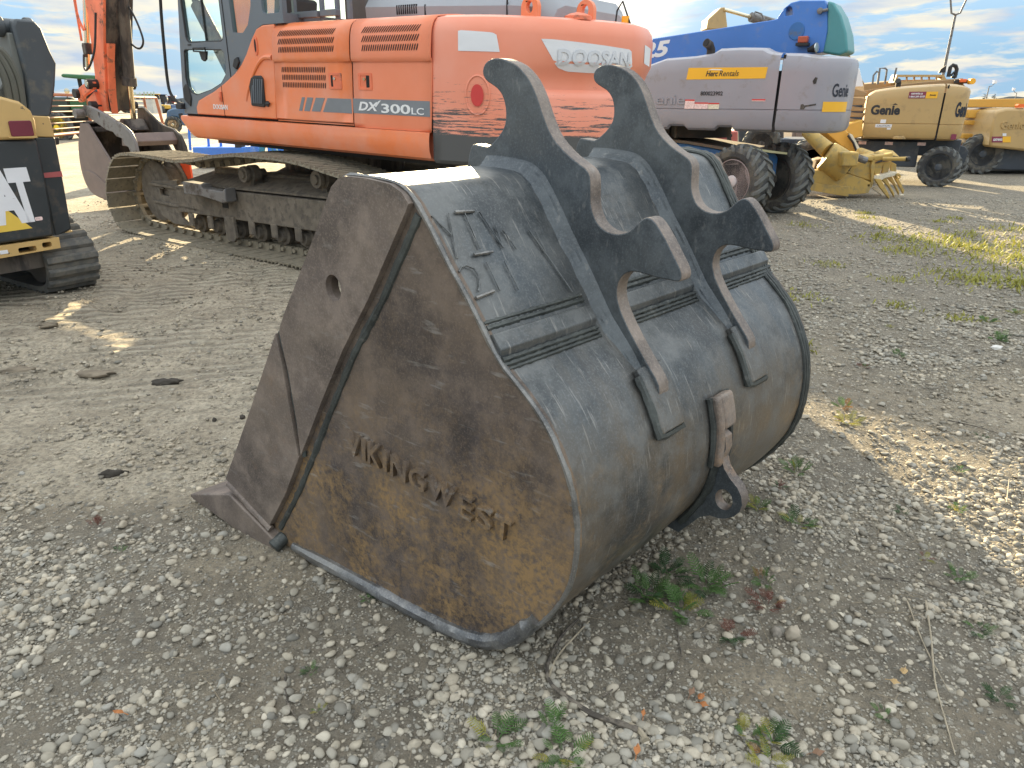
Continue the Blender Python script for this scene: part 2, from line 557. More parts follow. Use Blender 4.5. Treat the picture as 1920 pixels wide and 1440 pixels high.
gme.materials.append(ground_material())
ground = bpy.data.objects.new('ground', gme)
COL.objects.link(ground)
ground['kind'] = 'structure'

def stone_material():
    m = bpy.data.materials.new('stone'); t = NTree(m)
    at = t.n('ShaderNodeAttribute', attribute_name='tone')
    oi = t.n('ShaderNodeObjectInfo')
    ton = t.math('FRACT', t.math('ADD', at.outputs['Fac'], t.math('MULTIPLY', oi.outputs['Random'], t.math('LESS_THAN', at.outputs['Fac'], .0001))))
    cr = t.n('ShaderNodeValToRGB'); e = cr.color_ramp.elements
    e[0].color = (0.17, 0.165, 0.145, 1); e[1].color = (0.60, 0.545, 0.44, 1)
    for p, q in ((0.2, (0.29, 0.27, 0.225)), (0.4, (0.40, 0.355, 0.275)), (0.55, (0.33, 0.32, 0.285)), (0.7, (0.48, 0.435, 0.345)), (0.88, (0.42, 0.365, 0.28))):
        k = e.new(p); k.color = (*q, 1)
    t.l(ton, cr.inputs[0])
    v = t.coord(kind='Object')
    n = t.noise(v, 60, 5, 0.6)
    c = t.mix(t.rng(n, 0.35, 0.7, 0.0, 0.55), cr.outputs[0], (0.25, 0.225, 0.18))
    t.fin(c, 0.8, 0.0, t.bump(n, 0.25, 0.002), 0.3)
    return m
STONE = stone_material()
def ico(sub):
    bm = bmesh.new(); bmesh.ops.create_icosphere(bm, subdivisions=sub, radius=1)
    v = np.array([q.co[:] for q in bm.verts]); f = np.array([[q.index for q in p.verts] for p in bm.faces]); bm.free()
    return v, f
ICO2, ICO1 = ico(2), ico(1)
def pebble_shape(base, rough=0.16):
    v = base.copy()
    for _ in range(6):                      # flats knocked off
        d = rng.normal(size=3); d /= np.linalg.norm(d); k = rng.uniform(0.50, 0.85)
        p = v @ d
        v -= np.outer(np.maximum(p - k, 0), d)
    return v * (1 + rng.normal(size=(len(v), 1)) * rough * 0.25)
def scatter(name, n, size, yr, sub, want, label, dull=1.0, mat=None, pw=1.35):
    V, F = ico(sub)
    shapes = [pebble_shape(V) for _ in range(10)]
    # candidates inside the view wedge
    y = yr[0] + (yr[1] - yr[0]) * rng.random(n * 6) ** pw
    x = (rng.random(n * 6) * 2 - 1) * (y * 0.86 + 0.25)
    g = gravelness(x, y)
    clump = 0.22 + 1.5 * sstep(fbm(x, y, 2.3, 4, 91), -0.12, 0.22)
    k = rng.random(n * 6) < want(g) * clump
    x, y = x[k][:n], y[k][:n]; n = len(x)
    r = size[0] + (size[1] - size[0]) * rng.random(n) ** 2.8
    z = height(x, y) + r * 0.22
    sc = np.stack([r * rng.uniform(0.8, 1.45, n), r * rng.uniform(0.75, 1.1, n), r * rng.uniform(0.42, 0.72, n)], -1)
    a = rng.random(n) * 2 * math.pi; tl = rng.normal(size=n) * 0.25
    ca, sa, ct, st = np.cos(a), np.sin(a), np.cos(tl), np.sin(tl)
    allv = np.empty((n, len(V), 3), np.float32)
    which = rng.integers(0, len(shapes), n)
    for w in range(len(shapes)):
        q = np.where(which == w)[0]
        p = shapes[w][None] * sc[q][:, None]
        X_, Y_, Z_ = p[..., 0], p[..., 1] * ct[q, None] - p[..., 2] * st[q, None], p[..., 1] * st[q, None] + p[..., 2] * ct[q, None]
        allv[q, :, 0] = X_ * ca[q, None] - Y_ * sa[q, None] + x[q, None]
        allv[q, :, 1] = X_ * sa[q, None] + Y_ * ca[q, None] + y[q, None]
        allv[q, :, 2] = Z_ + z[q, None]
    fac = (F[None] + (np.arange(n) * len(V))[:, None, None]).reshape(-1, 3)
    me = npmesh(name, allv.reshape(-1, 3), fac, 3)
    at = me.attributes.new('tone', 'FLOAT', 'POINT')
    at.data.foreach_set('value', np.repeat(rng.random(n) * dull + .02, len(V)).astype(np.float32))
    me.materials.append(mat or STONE)
    o = bpy.data.objects.new(name, me); COL.objects.link(o); o.parent = ground
    o['kind'] = 'stuff'; o['label'] = label
    return o
scatter('gravel', 12500, (0.006, 0.0205), (1.1, 5.5), 2, lambda g: g ** 1.3, 'loose rounded pebbles lying on the dirt')
scatter('fine_gravel', 37000, (0.003, 0.0085), (1.1, 4.2), 1, lambda g: 0.12 + g, 'fine grit between the pebbles', .62)
scatter('distant_gravel', 14000, (0.012, 0.026), (4.4, 13), 1, lambda g: g ** 1.5, 'stones scattered over the yard farther off', .7)
CRUMB = paint('dirt_crumb', (.40, .345, .26), .95, .35, 3, dirt=(.20, .18, .145), dirt_at=.5, dscale=20, bump=.3)
scatter('dirt_crumbs', 27000, (0.005, 0.021), (1.9, 11.0), 1, lambda g: 1.1 - .7 * g, 'crumbs of dry dirt pressed in the bare ground', 1.0, CRUMB, 1.15)
# the stones that show largest, each an object of its own
stone_meshes = []
for k in range(8):
    V, F = ICO2
    me = npmesh('stone', pebble_shape(V, 0.2) * np.array([1, 0.78, 0.55]), F, 3)
    me.materials.append(STONE); stone_meshes.append(me)
cnt = 0
while cnt < 285:
    y = 1.3 + 2.7 * random.random() ** 1.5
    x = random.uniform(-1, 1) * (y * 0.8)
    g = float(gravelness(np.array([x]), np.array([y]))[0])
    if random.random() > g ** 1.2 + 0.05: continue
    o = bpy.data.objects.new('stone', random.choice(stone_meshes))
    COL.objects.link(o); o.parent = ground
    s = random.uniform(0.014, 0.023) * (1.0 if random.random() < 0.93 else 1.35)
    o.scale = (s, s, s)
    o.location = (x, y, float(height(np.array([x]), np.array([y]))[0]) + s * 0.28)
    o.rotation_euler = (random.uniform(-.3, .3), random.uniform(-.3, .3), random.uniform(0, 6.3))
    cnt += 1
def gz(x, y): return float(height(np.array([float(x)]), np.array([float(y)]))[0])
# ------------------------------------------------------------------ the loose digging bucket
def steel(name, a, b, rust, rust_at=0.58, bare=0.4, rough=0.5, metal=0.55, stretch=(1, 1, 1), scr=0.5, low=None):
    m = bpy.data.materials.new(name); t = NTree(m)
    v = t.coord()
    n1 = t.noise(v, 1.9, 6, 0.6, 0.4); n2 = t.noise(v, 7.5, 7, 0.68); n3 = t.noise(v, 55, 6, 0.7)
    c = t.mix(t.rng(n1, 0.42, 0.58), a, b)
    zs = t.n('ShaderNodeSeparateXYZ'); t.l(v, zs.inputs[0])
    if low is not None:
        streak = t.noise(t.coord((5, 1, .8)), 2.2, 6, 0.65)
        lf = t.math('ADD', zs.outputs[2], t.math('MULTIPLY', t.math('SUBTRACT', streak, 0.5), 0.9))
        c = t.mix(t.rng(lf, 0.95, 0.45), c, low)
    c = t.mix(t.rng(n2, 0.46, 0.60, 0, 0.5), c, tuple(x * 1.75 for x in b))
    nd = t.noise(t.coord(loc=(1.7, 5.1, 2.2)), 3.1, 6, 0.66)
    c = t.mix(t.rng(nd, 0.50, 0.62, 0, 0.75), c, tuple(x * .55 for x in a))
    n4 = t.noise(v, 150, 4, 0.7)
    c = t.mix(t.rng(n4, 0.5, 0.68, 0, 0.4), c, tuple(x * 2.0 for x in b))
    rp = t.noise(t.coord(loc=(3.3, 1.2, 0.4)), 2.6, 12, 0.80)
    rf = t.rng(rp, rust_at - 0.05, rust_at + 0.09)
    rf = t.math('MULTIPLY', rf, t.rng(n3, 0.38, 0.58))
    sz_ = t.n('ShaderNodeSeparateXYZ'); t.l(v, sz_.inputs[0])
    rf = t.math('MULTIPLY', rf, t.rng(sz_.outputs[2], 0.85, 0.45, 0.12, 1.0))
    c = t.mix(rf, c, rust)
    c = t.mix(t.rng(n3, 0.55, 0.75, 0, 0.35), c, tuple(x * 2.2 for x in a))
    # scratches running with the plate
    sv = t.coord(stretch, rot=(0.15, 0.1, 0.3))
    s1 = t.noise(sv, 30, 3, 0.6)
    sf = t.rng(s1, 0.62, 0.72, 0, scr)
    c = t.mix(sf, c, (0.34, 0.33, 0.31))
    sv2 = t.coord(stretch, rot=(-0.5, 0.3, -0.2))
    s2 = t.noise(sv2, 19, 4, 0.6)
    c = t.mix(t.rng(s2, 0.66, 0.70, 0, scr * 0.8), c, (0.30, 0.28, 0.25))
    r = t.rng(n2, 0.3, 0.7, rough - 0.1, rough + 0.14)
    nr = t.bump(n3, 0.25, 0.0022)
    nr = t.bump(n1, 0.3, 0.012, nr)
    nr = t.bump(s1, 0.18, 0.0015, nr)
    mt = t.rng(rf, 0, 1, metal, 0.0)
    t.fin(c, r, mt, nr, 0.5)
    return m
SIDE = steel('worn_side_steel', (0.070, 0.058, 0.056), (0.125, 0.096, 0.075), (0.29, 0.18, 0.075), 0.485, metal=0.15, rough=0.6, stretch=(1, 0.22, 1.2), scr=0.4)
CUT = steel('polished_brown_steel', (0.135, 0.11, 0.098), (0.18, 0.145, 0.12), (0.22, 0.13, 0.07), 0.62, metal=0.25, rough=0.58, stretch=(1, 0.4, 1.3), scr=0.2)
WRAP = steel('worn_wrapper_steel', (0.066, 0.078, 0.088), (0.112, 0.116, 0.115), (0.27, 0.18, 0.09), 0.56, metal=0.4, rough=0.42, stretch=(3.0, 0.25, 0.3), scr=0.55, low=(.15, .12, .088))
HOOK = steel('black_hook_plate', (0.062, 0.074, 0.086), (0.088, 0.098, 0.104), (0.15, 0.105, 0.085), 0.64, metal=0.3, rough=0.5, stretch=(1, 1, 0.5), scr=0.3)
WELD = steel('dark_weld_bead', (0.040, 0.046, 0.046), (0.06, 0.066, 0.062), (0.12, 0.085, 0.05), 0.7, metal=0.3, rough=0.55, scr=0.2)
EDGE = steel('bright_worn_edge', (0.125, 0.13, 0.138), (0.20, 0.195, 0.185), (0.25, 0.16, 0.08), 0.68, metal=0.6, rough=0.42, stretch=(1, 0.15, 1), scr=0.5)
RIM = steel('flame_cut_brown_edge', (0.13, 0.11, 0.10), (0.20, 0.165, 0.14), (0.34, 0.20, 0.10), 0.52, metal=0.2, rough=0.55, scr=0.3)
RUSTP = paint('light_brown_steel', (0.20, 0.155, 0.125), 0.7, 0.25, 9, dirt=(0.11, 0.09, 0.08), dirt_at=0.55, bump=0.3)

UW, VW = Vector((0.6884, 0.7254, 0)), Vector((-0.7254, 0.6884, 0))
UC, VC = 1.966, 1.75
bk = thing('digging_bucket', 'large worn dark steel digging bucket with two coupler hooks resting on the gravel', 'bucket',
           G=UW * UC + VW * VC, X=UW, Y=VW, U=Vector((0, 0, 1)))
def hw(v): return 0.79 + 0.12 * (v - 1.3)
def bp(u, v, z): return Vector((u - UC, v - VC, z))
PROF = [(2.535, .205), (2.411, .388), (2.262, .613), (2.171, .754), (2.085, .888), (2.055, .925), (2.016, .985), (1.927, 1.11), (1.847, 1.222), (1.786, 1.316), (1.742, 1.382), (1.712, 1.405), (1.684, 1.414), (1.602, 1.413), (1.514, 1.404), (1.474, 1.386), (1.443, 1.356), (1.401, 1.3), (1.351, 1.225), (1.301, 1.157), (1.251, 1.085), (1.201, 1.01), (1.168, .972), (1.105, .918), (1.050, .862), (1.002, .789), (.965, .707), (.945, .619), (.941, .526), (.951, .435), (.975, .359), (1.012, .29), (1.055, .225), (1.10, .168), (1.155, .108), (1.212, .064), (1.29, .034), (1.391, .016), (1.555, .008), (1.729, .008), (1.92, .012), (2.163, .014), (2.27, .012)]
hole = ell(1.773, 1.094, 0.034, 0.04, 20)
def mapside(sgn, off):
    return lambda p: sgn * (hw(p[0]) + off)
def sideplate(name, poly, d0, d1, mat, sgn, holes=(), bev=0.004):
    q = [(a - VC, b) for a, b in poly]; hh = [[(a - VC, b) for a, b in h] for h in holes]
    return MB().prism(q, lambda p: sgn * (hw(p[0] + VC) + d0), lambda p: sgn * (hw(p[0] + VC) + d1), 'x', hh).build(name, mat, bk, bevel=0 if hh else bev)
DG0 = [(1.45, 1.335), (1.616, 1.078), (1.745, .901), (1.87, .703), (2.017, .46), (2.13, .267), (2.26, .085)]
DG1 = [(1.426, 1.325), (1.585, 1.068), (1.707, .9), (1.824, .706), (1.958, .478), (2.082, .284), (2.225, .075)]
LF = [(2.063, .904), (2.04, .765), (2.028, .594), (2.017, .46)]
for sgn in (-1, 1):
    sideplate('side_plate', PROF, -0.036, -0.012, SIDE, sgn, [hole])
    dbl = [(2.055, .925), (2.016, .985), (1.927, 1.11), (1.847, 1.222), (1.786, 1.316), (1.742, 1.382), (1.712, 1.405), (1.684, 1.414), (1.602, 1.413), (1.514, 1.404), (1.474, 1.386), (1.452, 1.36)] + [(a + .012, b + .006) for a, b in DG0[:5]] + [(a + .0, b) for a, b in LF[::-1][1:]]
    sideplate('side_bar', dbl, -0.012, 0.008, CUT if sgn < 0 else SIDE, sgn, [hole], 0.005)
    cut = [(2.535, .205), (2.411, .388), (2.262, .613), (2.171, .754), (2.078, .898)] + [(a + .022, b) for a, b in LF[1:]] + [(a + .014, b + .006) for a, b in DG0[4:]]
    sideplate('side_cutter', cut, -0.012, 0.012, CUT, sgn, (), 0.005)
    m = MB()
    pts = []
    for a, b in zip(DG0, DG1): pts.append(((a[0] + b[0]) / 2, (a[1] + b[1]) / 2))
    pts = smooth_path(pts, 9)
    m.tube([bp(UC + sgn * (hw(a) - 0.016), a, b) for a, b in pts], [0.0135 * random.uniform(.88, 1.12) for _ in pts], 8, 0.14)
    m.build('weld_bead', WELD, bk)
    m = MB(); pts = smooth_path(LF, 14)
    m.tube([bp(UC + sgn * (hw(a) - 0.004), a + .009, b) for a, b in pts], [0.010 * random.uniform(.88, 1.12) for _ in pts], 8, 0.14)
    m.build('weld_bead', WELD, bk)
    # round bar worn bright along the foot of the side plate
    rb = [(2.17, .028), (1.92, .034), (1.72, .036), (1.55, .036), (1.40, .042), (1.29, .058), (1.21, .088), (1.13, .155), (1.06, .245)]
    pts = smooth_path(rb, 6)
    MB().tube([bp(UC + sgn * (hw(a) - 0.013), a, b) for a, b in pts], [0.027 * random.uniform(.92, 1.05) * (1 if i > 2 and i < len(pts) - 3 else .7) for i in range(len(pts))], 10, 0.06).build('wear_bar', EDGE, bk)

# wrapper: one bent sheet across the bucket
wp = smooth_path(PROF[12:], 4)
def inset(path, d):
    out = []
    for i, p in enumerate(path):
        a = np.array(path[max(i - 1, 0)]); b = np.array(path[min(i + 1, len(path) - 1)])
        t_ = (b - a) / (np.linalg.norm(b - a) + 1e-9)
        out.append((p[0] + t_[1] * -d * -1 * -1, p[1] + t_[0] * d * -1 * -1) if False else (p[0] - t_[1] * d, p[1] + t_[0] * d))
    return out
wo, wi = inset(wp, -0.006), inset(wp, 0.02)
def outw(path, d): return inset(path, -d)
# check which side is outwards: the heel must move to smaller v
if inset([(0.95, .6), (0.941, .526), (0.95, .435)], 0.01)[1][0] < 0.941:
    wo, wi = inset(wp, -0.008 * -1 * -1), inset(wp, -0.028)
    OUT = 1
else:
    OUT = -1
wo, wi = inset(wp, -OUT * 0.004), inset(wp, -OUT * 0.028)
def surf(path, off): return inset(path, OUT * off)
nu = 33
ii_top = min(i for i, p in enumerate(wp) if p[1] < 1.012 and p[0] < 1.25)
def shell(name, i0, i1, mat):
    m = MB(); n = i1 - i0 + 1
    def P(path, sg):
        def f(i, j):
            a, b = path[i0 + j]; s = -1 + 2 * i / (nu - 1)
            wob = 0.0025 * math.sin(5.1 * s + a * 7) + 0.0018 * math.sin(11.0 * s + b * 9)
            return bp(UC + s * (hw(a) - 0.03), a + wob * sg, b + wob * sg * .5)
        return f
    m.grid(P(wo, 1), nu, n); m.grid(P(wi, 1), nu, n)
    no = nu * n
    for i in range(nu - 1):
        m.f.append((i, i + 1, no + i + 1, no + i)); k = (n - 1) * nu
        m.f.append((k + i, k + i + 1, no + k + i + 1, no + k + i))
    return m.build(name, mat, bk)
shell('top_plate', 0, ii_top, WRAP)
shell('wrapper_plate', ii_top, len(wp) - 1, WRAP)
# lip
lip = [(2.24, -.012), (2.24, .05), (2.36, .10), (2.50, .155), (2.56, .135), (2.70, .085), (2.805, .048), (2.812, .034), (2.79, .026), (2.5, -.006)]
MB().prism([(a - VC, b) for a, b in lip], lambda p: -(hw(p[0] + VC) + .028), lambda p: hw(p[0] + VC) + .028, 'x').build('cutting_edge', CUT, bk, bevel=0.006)
for sgn in (-1, 1):
    MB().tube([bp(UC + sgn * (hw(a) + 0.010), a, b) for a, b in smooth_path([(2.52, .19), (2.40, .135), (2.27, .075)], 8)], 0.013, 8, 0.12).build('weld_bead', CUT, bk)
MB().cyl(bp(UC - hw(2.23) - 0.035, 2.232, .02), bp(UC - hw(2.23) + 0.02, 2.232, .045), 0.027, 12).build('lip_stud', WELD, bk, bevel=0.004)

# coupler hooks
EAR = [(1.80, 1.30), (1.785, 1.366), (1.769, 1.437), (1.755, 1.466), (1.741, 1.472), (1.685, 1.466), (1.653, 1.484), (1.625, 1.508), (1.606, 1.535), (1.602, 1.567), (1.607, 1.595), (1.618, 1.617), (1.64, 1.637), (1.678, 1.655), (1.694, 1.668), (1.7, 1.686), (1.69, 1.706), (1.665, 1.718), (1.635, 1.72), (1.604, 1.715), (1.558, 1.699), (1.52, 1.672), (1.496, 1.645), (1.474, 1.61), (1.453, 1.567), (1.424, 1.517), (1.393, 1.485), (1.350, 1.455), (1.31, 1.434), (1.288, 1.422), (1.272, 1.403), (1.268, 1.37), (1.265, 1.327), (1.253, 1.296), (1.234, 1.272), (1.202, 1.256), (1.163, 1.254), (1.127, 1.267), (1.101, 1.292), (1.085, 1.305), (1.067, 1.309), (1.045, 1.297), (1.014, 1.262), (.985, 1.222), (.960, 1.187), (.953, 1.165), (.962, 1.151), (.99, 1.151), (1.033, 1.151), (1.085, 1.156), (1.115, 1.154), (1.138, 1.142), (1.154, 1.118), (1.158, 1.085), (1.150, 1.055), (1.133, 1.022), (1.10, .975), (1.05, .912), (1.02, .878), (.994, .842), (.992, .80), (1.0, .783), (1.04, .80), (1.12, .90), (1.25, 1.04), (1.40, 1.25), (1.48, 1.34), (1.60, 1.36), (1.72, 1.30)]
EAR = smooth_path(EAR, 2, closed=True)
PADB = [p for p in wp if p[0] < 1.075 and .70 < p[1] < .90]
for k, ue in enumerate((1.66, 2.215)):
    MB().prism([(a - VC, b) for a, b in EAR], ue - UC, ue + 0.052 - UC, 'x').build('coupler_hook', HOOK, bk, bevel=0.004, seg=2, rim=RIM)
    for sg, u0 in ((-1, ue), (1, ue + 0.052)):
        path = [p for p in wp if (p[0] < 1.70 and p[1] > .79)]
        path = [p for p in path if p[1] > 1.0 or p[0] < 1.3]
        on, up_ = surf(path, -0.009), surf(path, 0.028)
        mm = MB(); n = len(path)
        NR = 7
        prof_r = []
        for i in range(n):
            row = []
            for q in range(NR):
                f = q / (NR - 1)
                ridge = 0.004 * (q % 2) * random.uniform(.4, 1.2)
                tp = min(1, max(0.12, (path[i][1] - .80) / .17)) if path[i][0] < 1.2 else 1.0
                h = 0.052 * f ** 1.15 * tp
                w_ = 0.037 * (1 - f) + ridge
                w_ *= 1 + 0.07 * math.sin(i * 1.3) * (1 - f) + random.uniform(-.05, .05) * (1 - f)
                if path[i][1] > 1.2: w_ *= 1.1
                w_ *= .45 + .55 * tp
                t0 = np.array(on[i]) + (np.array(up_[i]) - np.array(on[i])) * (h / 0.052 * 1.0)
                row.append(bp(u0 + sg * w_, t0[0], t0[1]))
            prof_r.append(row)
        mm.grid(lambda i, j: prof_r[j][i], NR, n)
        mm.build('hook_weld', HOOK, bk)
    a0, a1 = ue - 0.038, ue + 0.085
    po, pt = surf(PADB, -0.005), surf(PADB, 0.022)
    mm = MB()
    poly = po + pt[::-1]
    mm.prism([(a - VC, b) for a, b in poly], a0 - UC, a1 - UC, 'x').build('backing_pad', WRAP, bk, bevel=0.006)
    mm = MB()
    edge = surf(PADB[1:], 0.008)
    mm.tube([bp(a0 - 0.004, a, b) for a, b in edge] + [bp(a0 + .03, edge[-1][0] + .0, edge[-1][1] - .01), bp(a1, edge[-1][0], edge[-1][1] - .008)], 0.013, 7, 0.22)
    mm.build('weld_bead', WELD, bk)

# bars welded across between the hooks
for a0, a1 in ((UC - hw(1.2) + 0.02, 1.605), (1.77, 2.155), (2.325, UC + hw(1.2) - 0.02)):
    m = MB()
    sec = [(1.232, 1.05), (1.218, 1.067), (1.192, 1.035), (1.186, 1.005), (1.20, .99)]
    q = [(a - VC - .008, b + .002) for a, b in [(1.236, 1.045), (1.219, 1.052), (1.192, 1.016), (1.196, .98)]]
    m.prism(q, a0 - UC, a1 - UC, 'x').build('cross_bar', WRAP, bk, bevel=0.003)
    m = MB()
    ns = 40
    for c0, rr in (((1.240, 1.065), 0.008), ((1.182, .994), 0.008), ((1.174, .983), 0.007), ((1.167, .973), 0.006), ((1.247, 1.078), 0.006)):
        m.tube([bp(a0 + (a1 - a0) * i / ns, c0[0] + random.uniform(-.001, .001), c0[1] - .004) for i in range(ns + 1)], [rr * random.uniform(.8, 1.2) for _ in range(ns + 1)], 6, 0.2)
    m.build('weld_bead', WELD, bk)

# lifting eye on the heel
pb = [p for p in wp if p[0] < 1.0 and .50 < p[1] < .745]
po, pt = surf(pb, -0.005), surf(pb, 0.034)
MB().prism([(a - VC, b) for a, b in po + pt[::-1]], 1.922 - UC, 1.952 - UC, 'x').build('eye_pad', RIM, bk, bevel=0.010, seg=3)
pb2 = [p for p in pb if p[1] > .615]
MB().prism([(a - VC, b) for a, b in surf(pb2, -0.005) + surf(pb2, 0.032)[::-1]], 1.9535 - UC, 2.03 - UC, 'x').build('eye_pad', RIM, bk, bevel=0.012, seg=3)
eye = [(.936, .612), (.914, .600), (.908, .56), (.917, .522), (.905, .49), (.880, .462), (.852, .440), (.836, .415), (.829, .385), (.836, .355), (.853, .332), (.880, .313), (.905, .304), (.935, .302), (.97, .281), (1.005, .235), (1.045, .185), (1.10, .19), (1.05, .26), (1.0, .34), (.97, .45), (.965, .60)]
MB().prism([(a - VC, b) for a, b in eye], 1.955 - UC, 2.0 - UC, 'x', [[(a - VC, b) for a, b in ell(.893, .380, .031, .038, 22)]]).build('lifting_eye', HOOK, bk, rim=RIM)
for u_ in (1.951, 2.004):
    MB().tube([bp(u_, a, b) for a, b in surf([p for p in wp if p[0] < 1.06 and .24 < p[1] < .60], 0.004)], 0.016, 7, 0.2).build('weld_bead', WELD, bk)
for u_ in (1.918, 2.03):
    MB().tube([bp(u_, a, b) for a, b in surf(pb, 0.006)], 0.011, 7, 0.2).build('weld_bead', WELD, bk)
# worn bright edge of the near plate, weld runs along the far one
EP = [p for p in PROF if p[1] > .10 and p[0] < 1.72][0:]
ep = smooth_path(EP, 3)
MB().tube([bp(UC - hw(a) + 0.014, a - .001, b) for a, b in ep], 0.0075, 6, .2).build('worn_edge', EDGE, bk)
for k_ in range(3):
    MB().tube([bp(UC + hw(a) - 0.045 - .016 * k_, a, b) for a, b in surf(ep, 0.0)], [(.011 - .002 * k_) * random.uniform(.8, 1.2) for _ in ep], 7, .15).build('weld_bead', WELD, bk)
# raised letters
v0 = Vector((1.792, .628)); 
def letter(ch, va, za, vb, zb, h, mat, w=None):
    L = math.dist((va, za), (vb, zb)); dx = ((vb - va) / L, (zb - za) / L)
    nx_ = (dx[1], -dx[0]); 
    if nx_[1] < 0: nx_ = (-nx_[0], -nx_[1])
    def fn(a, b, d):
        v = va + dx[0] * a + nx_[0] * b; z = za + dx[1] * a + nx_[1] * b
        return bp(UC - hw(v) + 0.012 - d, v, z)
    text(ch, mat, bk, L, h, fn, 'letter', depth=0.015, bold=0.02)
LW = [('V', 1.790, .548, 1.728, .543, .084), ('I', 1.720, .546, 1.703, .545, .078), ('K', 1.694, .544, 1.640, .539, .078), ('I', 1.627, .537, 1.610, .536, .076), ('N', 1.596, .532, 1.532, .525, .076), ('G', 1.520, .522, 1.458, .515, .074),
      ('W', 1.442, .510, 1.345, .498, .076), ('E', 1.325, .492, 1.278, .487, .076), ('S', 1.262, .484, 1.208, .478, .074), ('T', 1.198, .474, 1.142, .468, .074)]
for L_ in LW: letter(*L_, SIDE)
# characters run in weld bead on the upper plate
strokes = [[(1.197, 1.421, 1.327), (1.215, 1.405, 1.302), (1.232, 1.386, 1.277)], [(1.256, 1.421, 1.327), (1.235, 1.383, 1.273), (1.217, 1.35, 1.223)], [(1.277, 1.421, 1.327), (1.31, 1.42, 1.325), (1.344, 1.418, 1.323)],
           [(1.308, 1.417, 1.322), (1.306, 1.358, 1.236)], [(1.276, 1.35, 1.224), (1.345, 1.349, 1.223)], [(1.362, 1.416, 1.32), (1.389, 1.352, 1.227)], [(1.395, 1.39, 1.283), (1.389, 1.352, 1.227)], [(1.415, 1.379, 1.268), (1.435, 1.346, 1.218)],
           [(1.514, 1.372, 1.257), (1.539, 1.321, 1.185), (1.567, 1.25, 1.088)], [(1.535, 1.365, 1.25), (1.539, 1.33, 1.198)], [(1.201, 1.328, 1.195), (1.215, 1.334, 1.203), (1.234, 1.336, 1.205), (1.253, 1.328, 1.195), (1.259, 1.316, 1.177), (1.249, 1.301, 1.158), (1.234, 1.292, 1.145)],
           [(1.215, 1.282, 1.132), (1.284, 1.286, 1.137)], [(1.306, 1.335, 1.204), (1.306, 1.284, 1.134)], [(1.37, 1.33, 1.197), (1.372, 1.278, 1.126)]]
for s_ in strokes:
    P_ = []
    for (a, b) in zip(s_, s_[1:]):
        for q in range(8):
            f = q / 8; P_.append(tuple(a[i] + (b[i] - a[i]) * f for i in range(3)))
    P_.append(s_[-1])
    thin = 0.0046 if abs(s_[0][1] - s_[-1][1]) < .01 else 0.0024
    MB().tube([bp(u_, v_ - 0.002, z_ + 0.002) for u_, v_, z_ in P_], [thin * random.uniform(.8, 1.2) for _ in P_], 6, 0.2).build('bead_character', EDGE if thin > .004 else WRAP, bk)
# ------------------------------------------------------------------ orange crawler excavator
ORANGE = paint('glare_washed_orange', (0.84, 0.22, 0.075), 0.42, 0.08, 1.6, dirt=(0.80, 0.30, 0.18), dirt_at=0.56, dirt_w=0.25, dscale=2.0, coat=0.25, bump=0.05)  # orange lightened and pinkened, lens glare put into the colour
def scraped_orange():
    m = bpy.data.materials.new('scraped_orange_paint'); t = NTree(m)
    v = t.coord()
    c = t.mix(t.rng(t.noise(v, 1.5, 4), .35, .65), (0.82, 0.27, 0.16), (0.84, 0.33, 0.225))  # base tone pinkened for the glare; the real scrapes follow below
    sx = t.n('ShaderNodeSeparateXYZ'); t.l(v, sx.inputs[0])
    sv = t.coord((0.8, 0.8, 14.0))
    n = t.noise(sv, 3.4, 10, 0.78)
    low = t.rng(sx.outputs[2], 1.50, 2.3, -0.03, 0.26)            # more scraping low down
    near = t.rng(sx.outputs[0], 3.3, 3.9, 0.0, 0.04)
    th = t.math('ADD', t.math('ADD', low, near), 0.50)
    f = t.rng(t.math('SUBTRACT', n, th), 0.0, 0.02)
    band = t.rng(t.math('ADD', sx.outputs[2], t.math('MULTIPLY', t.noise(t.coord((1, 1, 3)), 9, 5), 0.04)), 1.435, 1.445, 1, 0)
    f = t.math('MAXIMUM', f, band)
    c = t.mix(f, c, (0.085, 0.085, 0.085))
    t.fin(c, t.rng(f, 0, 1, 0.42, 0.65), 0, t.bump(n, 0.1, 0.002), 0.5, 0.15)
    return m
SCRAPE = scraped_orange()
ORANGE2 = paint('dull_orange_paint', (0.78, 0.19, 0.09), 0.5, 0.15, 4, dirt=(0.12, 0.09, 0.07), dirt_at=0.62, dscale=7)
CABGREY = paint('cab_grey_paint', (0.13, 0.15, 0.175), 0.45, 0.08, 2, dirt=(0.2, 0.19, 0.17), dirt_at=0.66, dscale=9, bump=0.05)
HOODGREY = paint('hood_grey_paint', (0.30, 0.325, 0.355), 0.5, 0.08, 1.5, bump=0.05)
BLACK = paint('black_rubber', (0.022, 0.022, 0.024), 0.6, 0.2, 12, bump=0.2)
DARKSLOT = paint('dark_opening', (0.012, 0.010, 0.010), 0.8)
MUDM = paint('muddy_track_steel', (0.17, 0.145, 0.115), 0.85, 0.3, 7, dirt=(0.115, 0.10, 0.085), dirt_at=0.55, dscale=11, bump=0.5, bscale=35, bdist=0.006)
SHOE = paint('dusty_track_shoe', (0.24, 0.21, 0.155), 0.75, 0.25, 8, dirt=(0.13, 0.115, 0.092), dirt_at=0.58, dscale=14, bump=0.3)
DIRTY = paint('greasy_brown_steel', (0.105, 0.088, 0.072), 0.6, 0.3, 7, dirt=(0.045, 0.04, 0.038), dirt_at=0.5, dscale=6, stretch=(1, 1, .25), bump=0.3)
GREYST = paint('grey_worn_steel', (0.20, 0.195, 0.195), 0.5, 0.2, 5, dirt=(0.11, 0.09, 0.075), dirt_at=0.56, metal=0.3, bump=0.2)
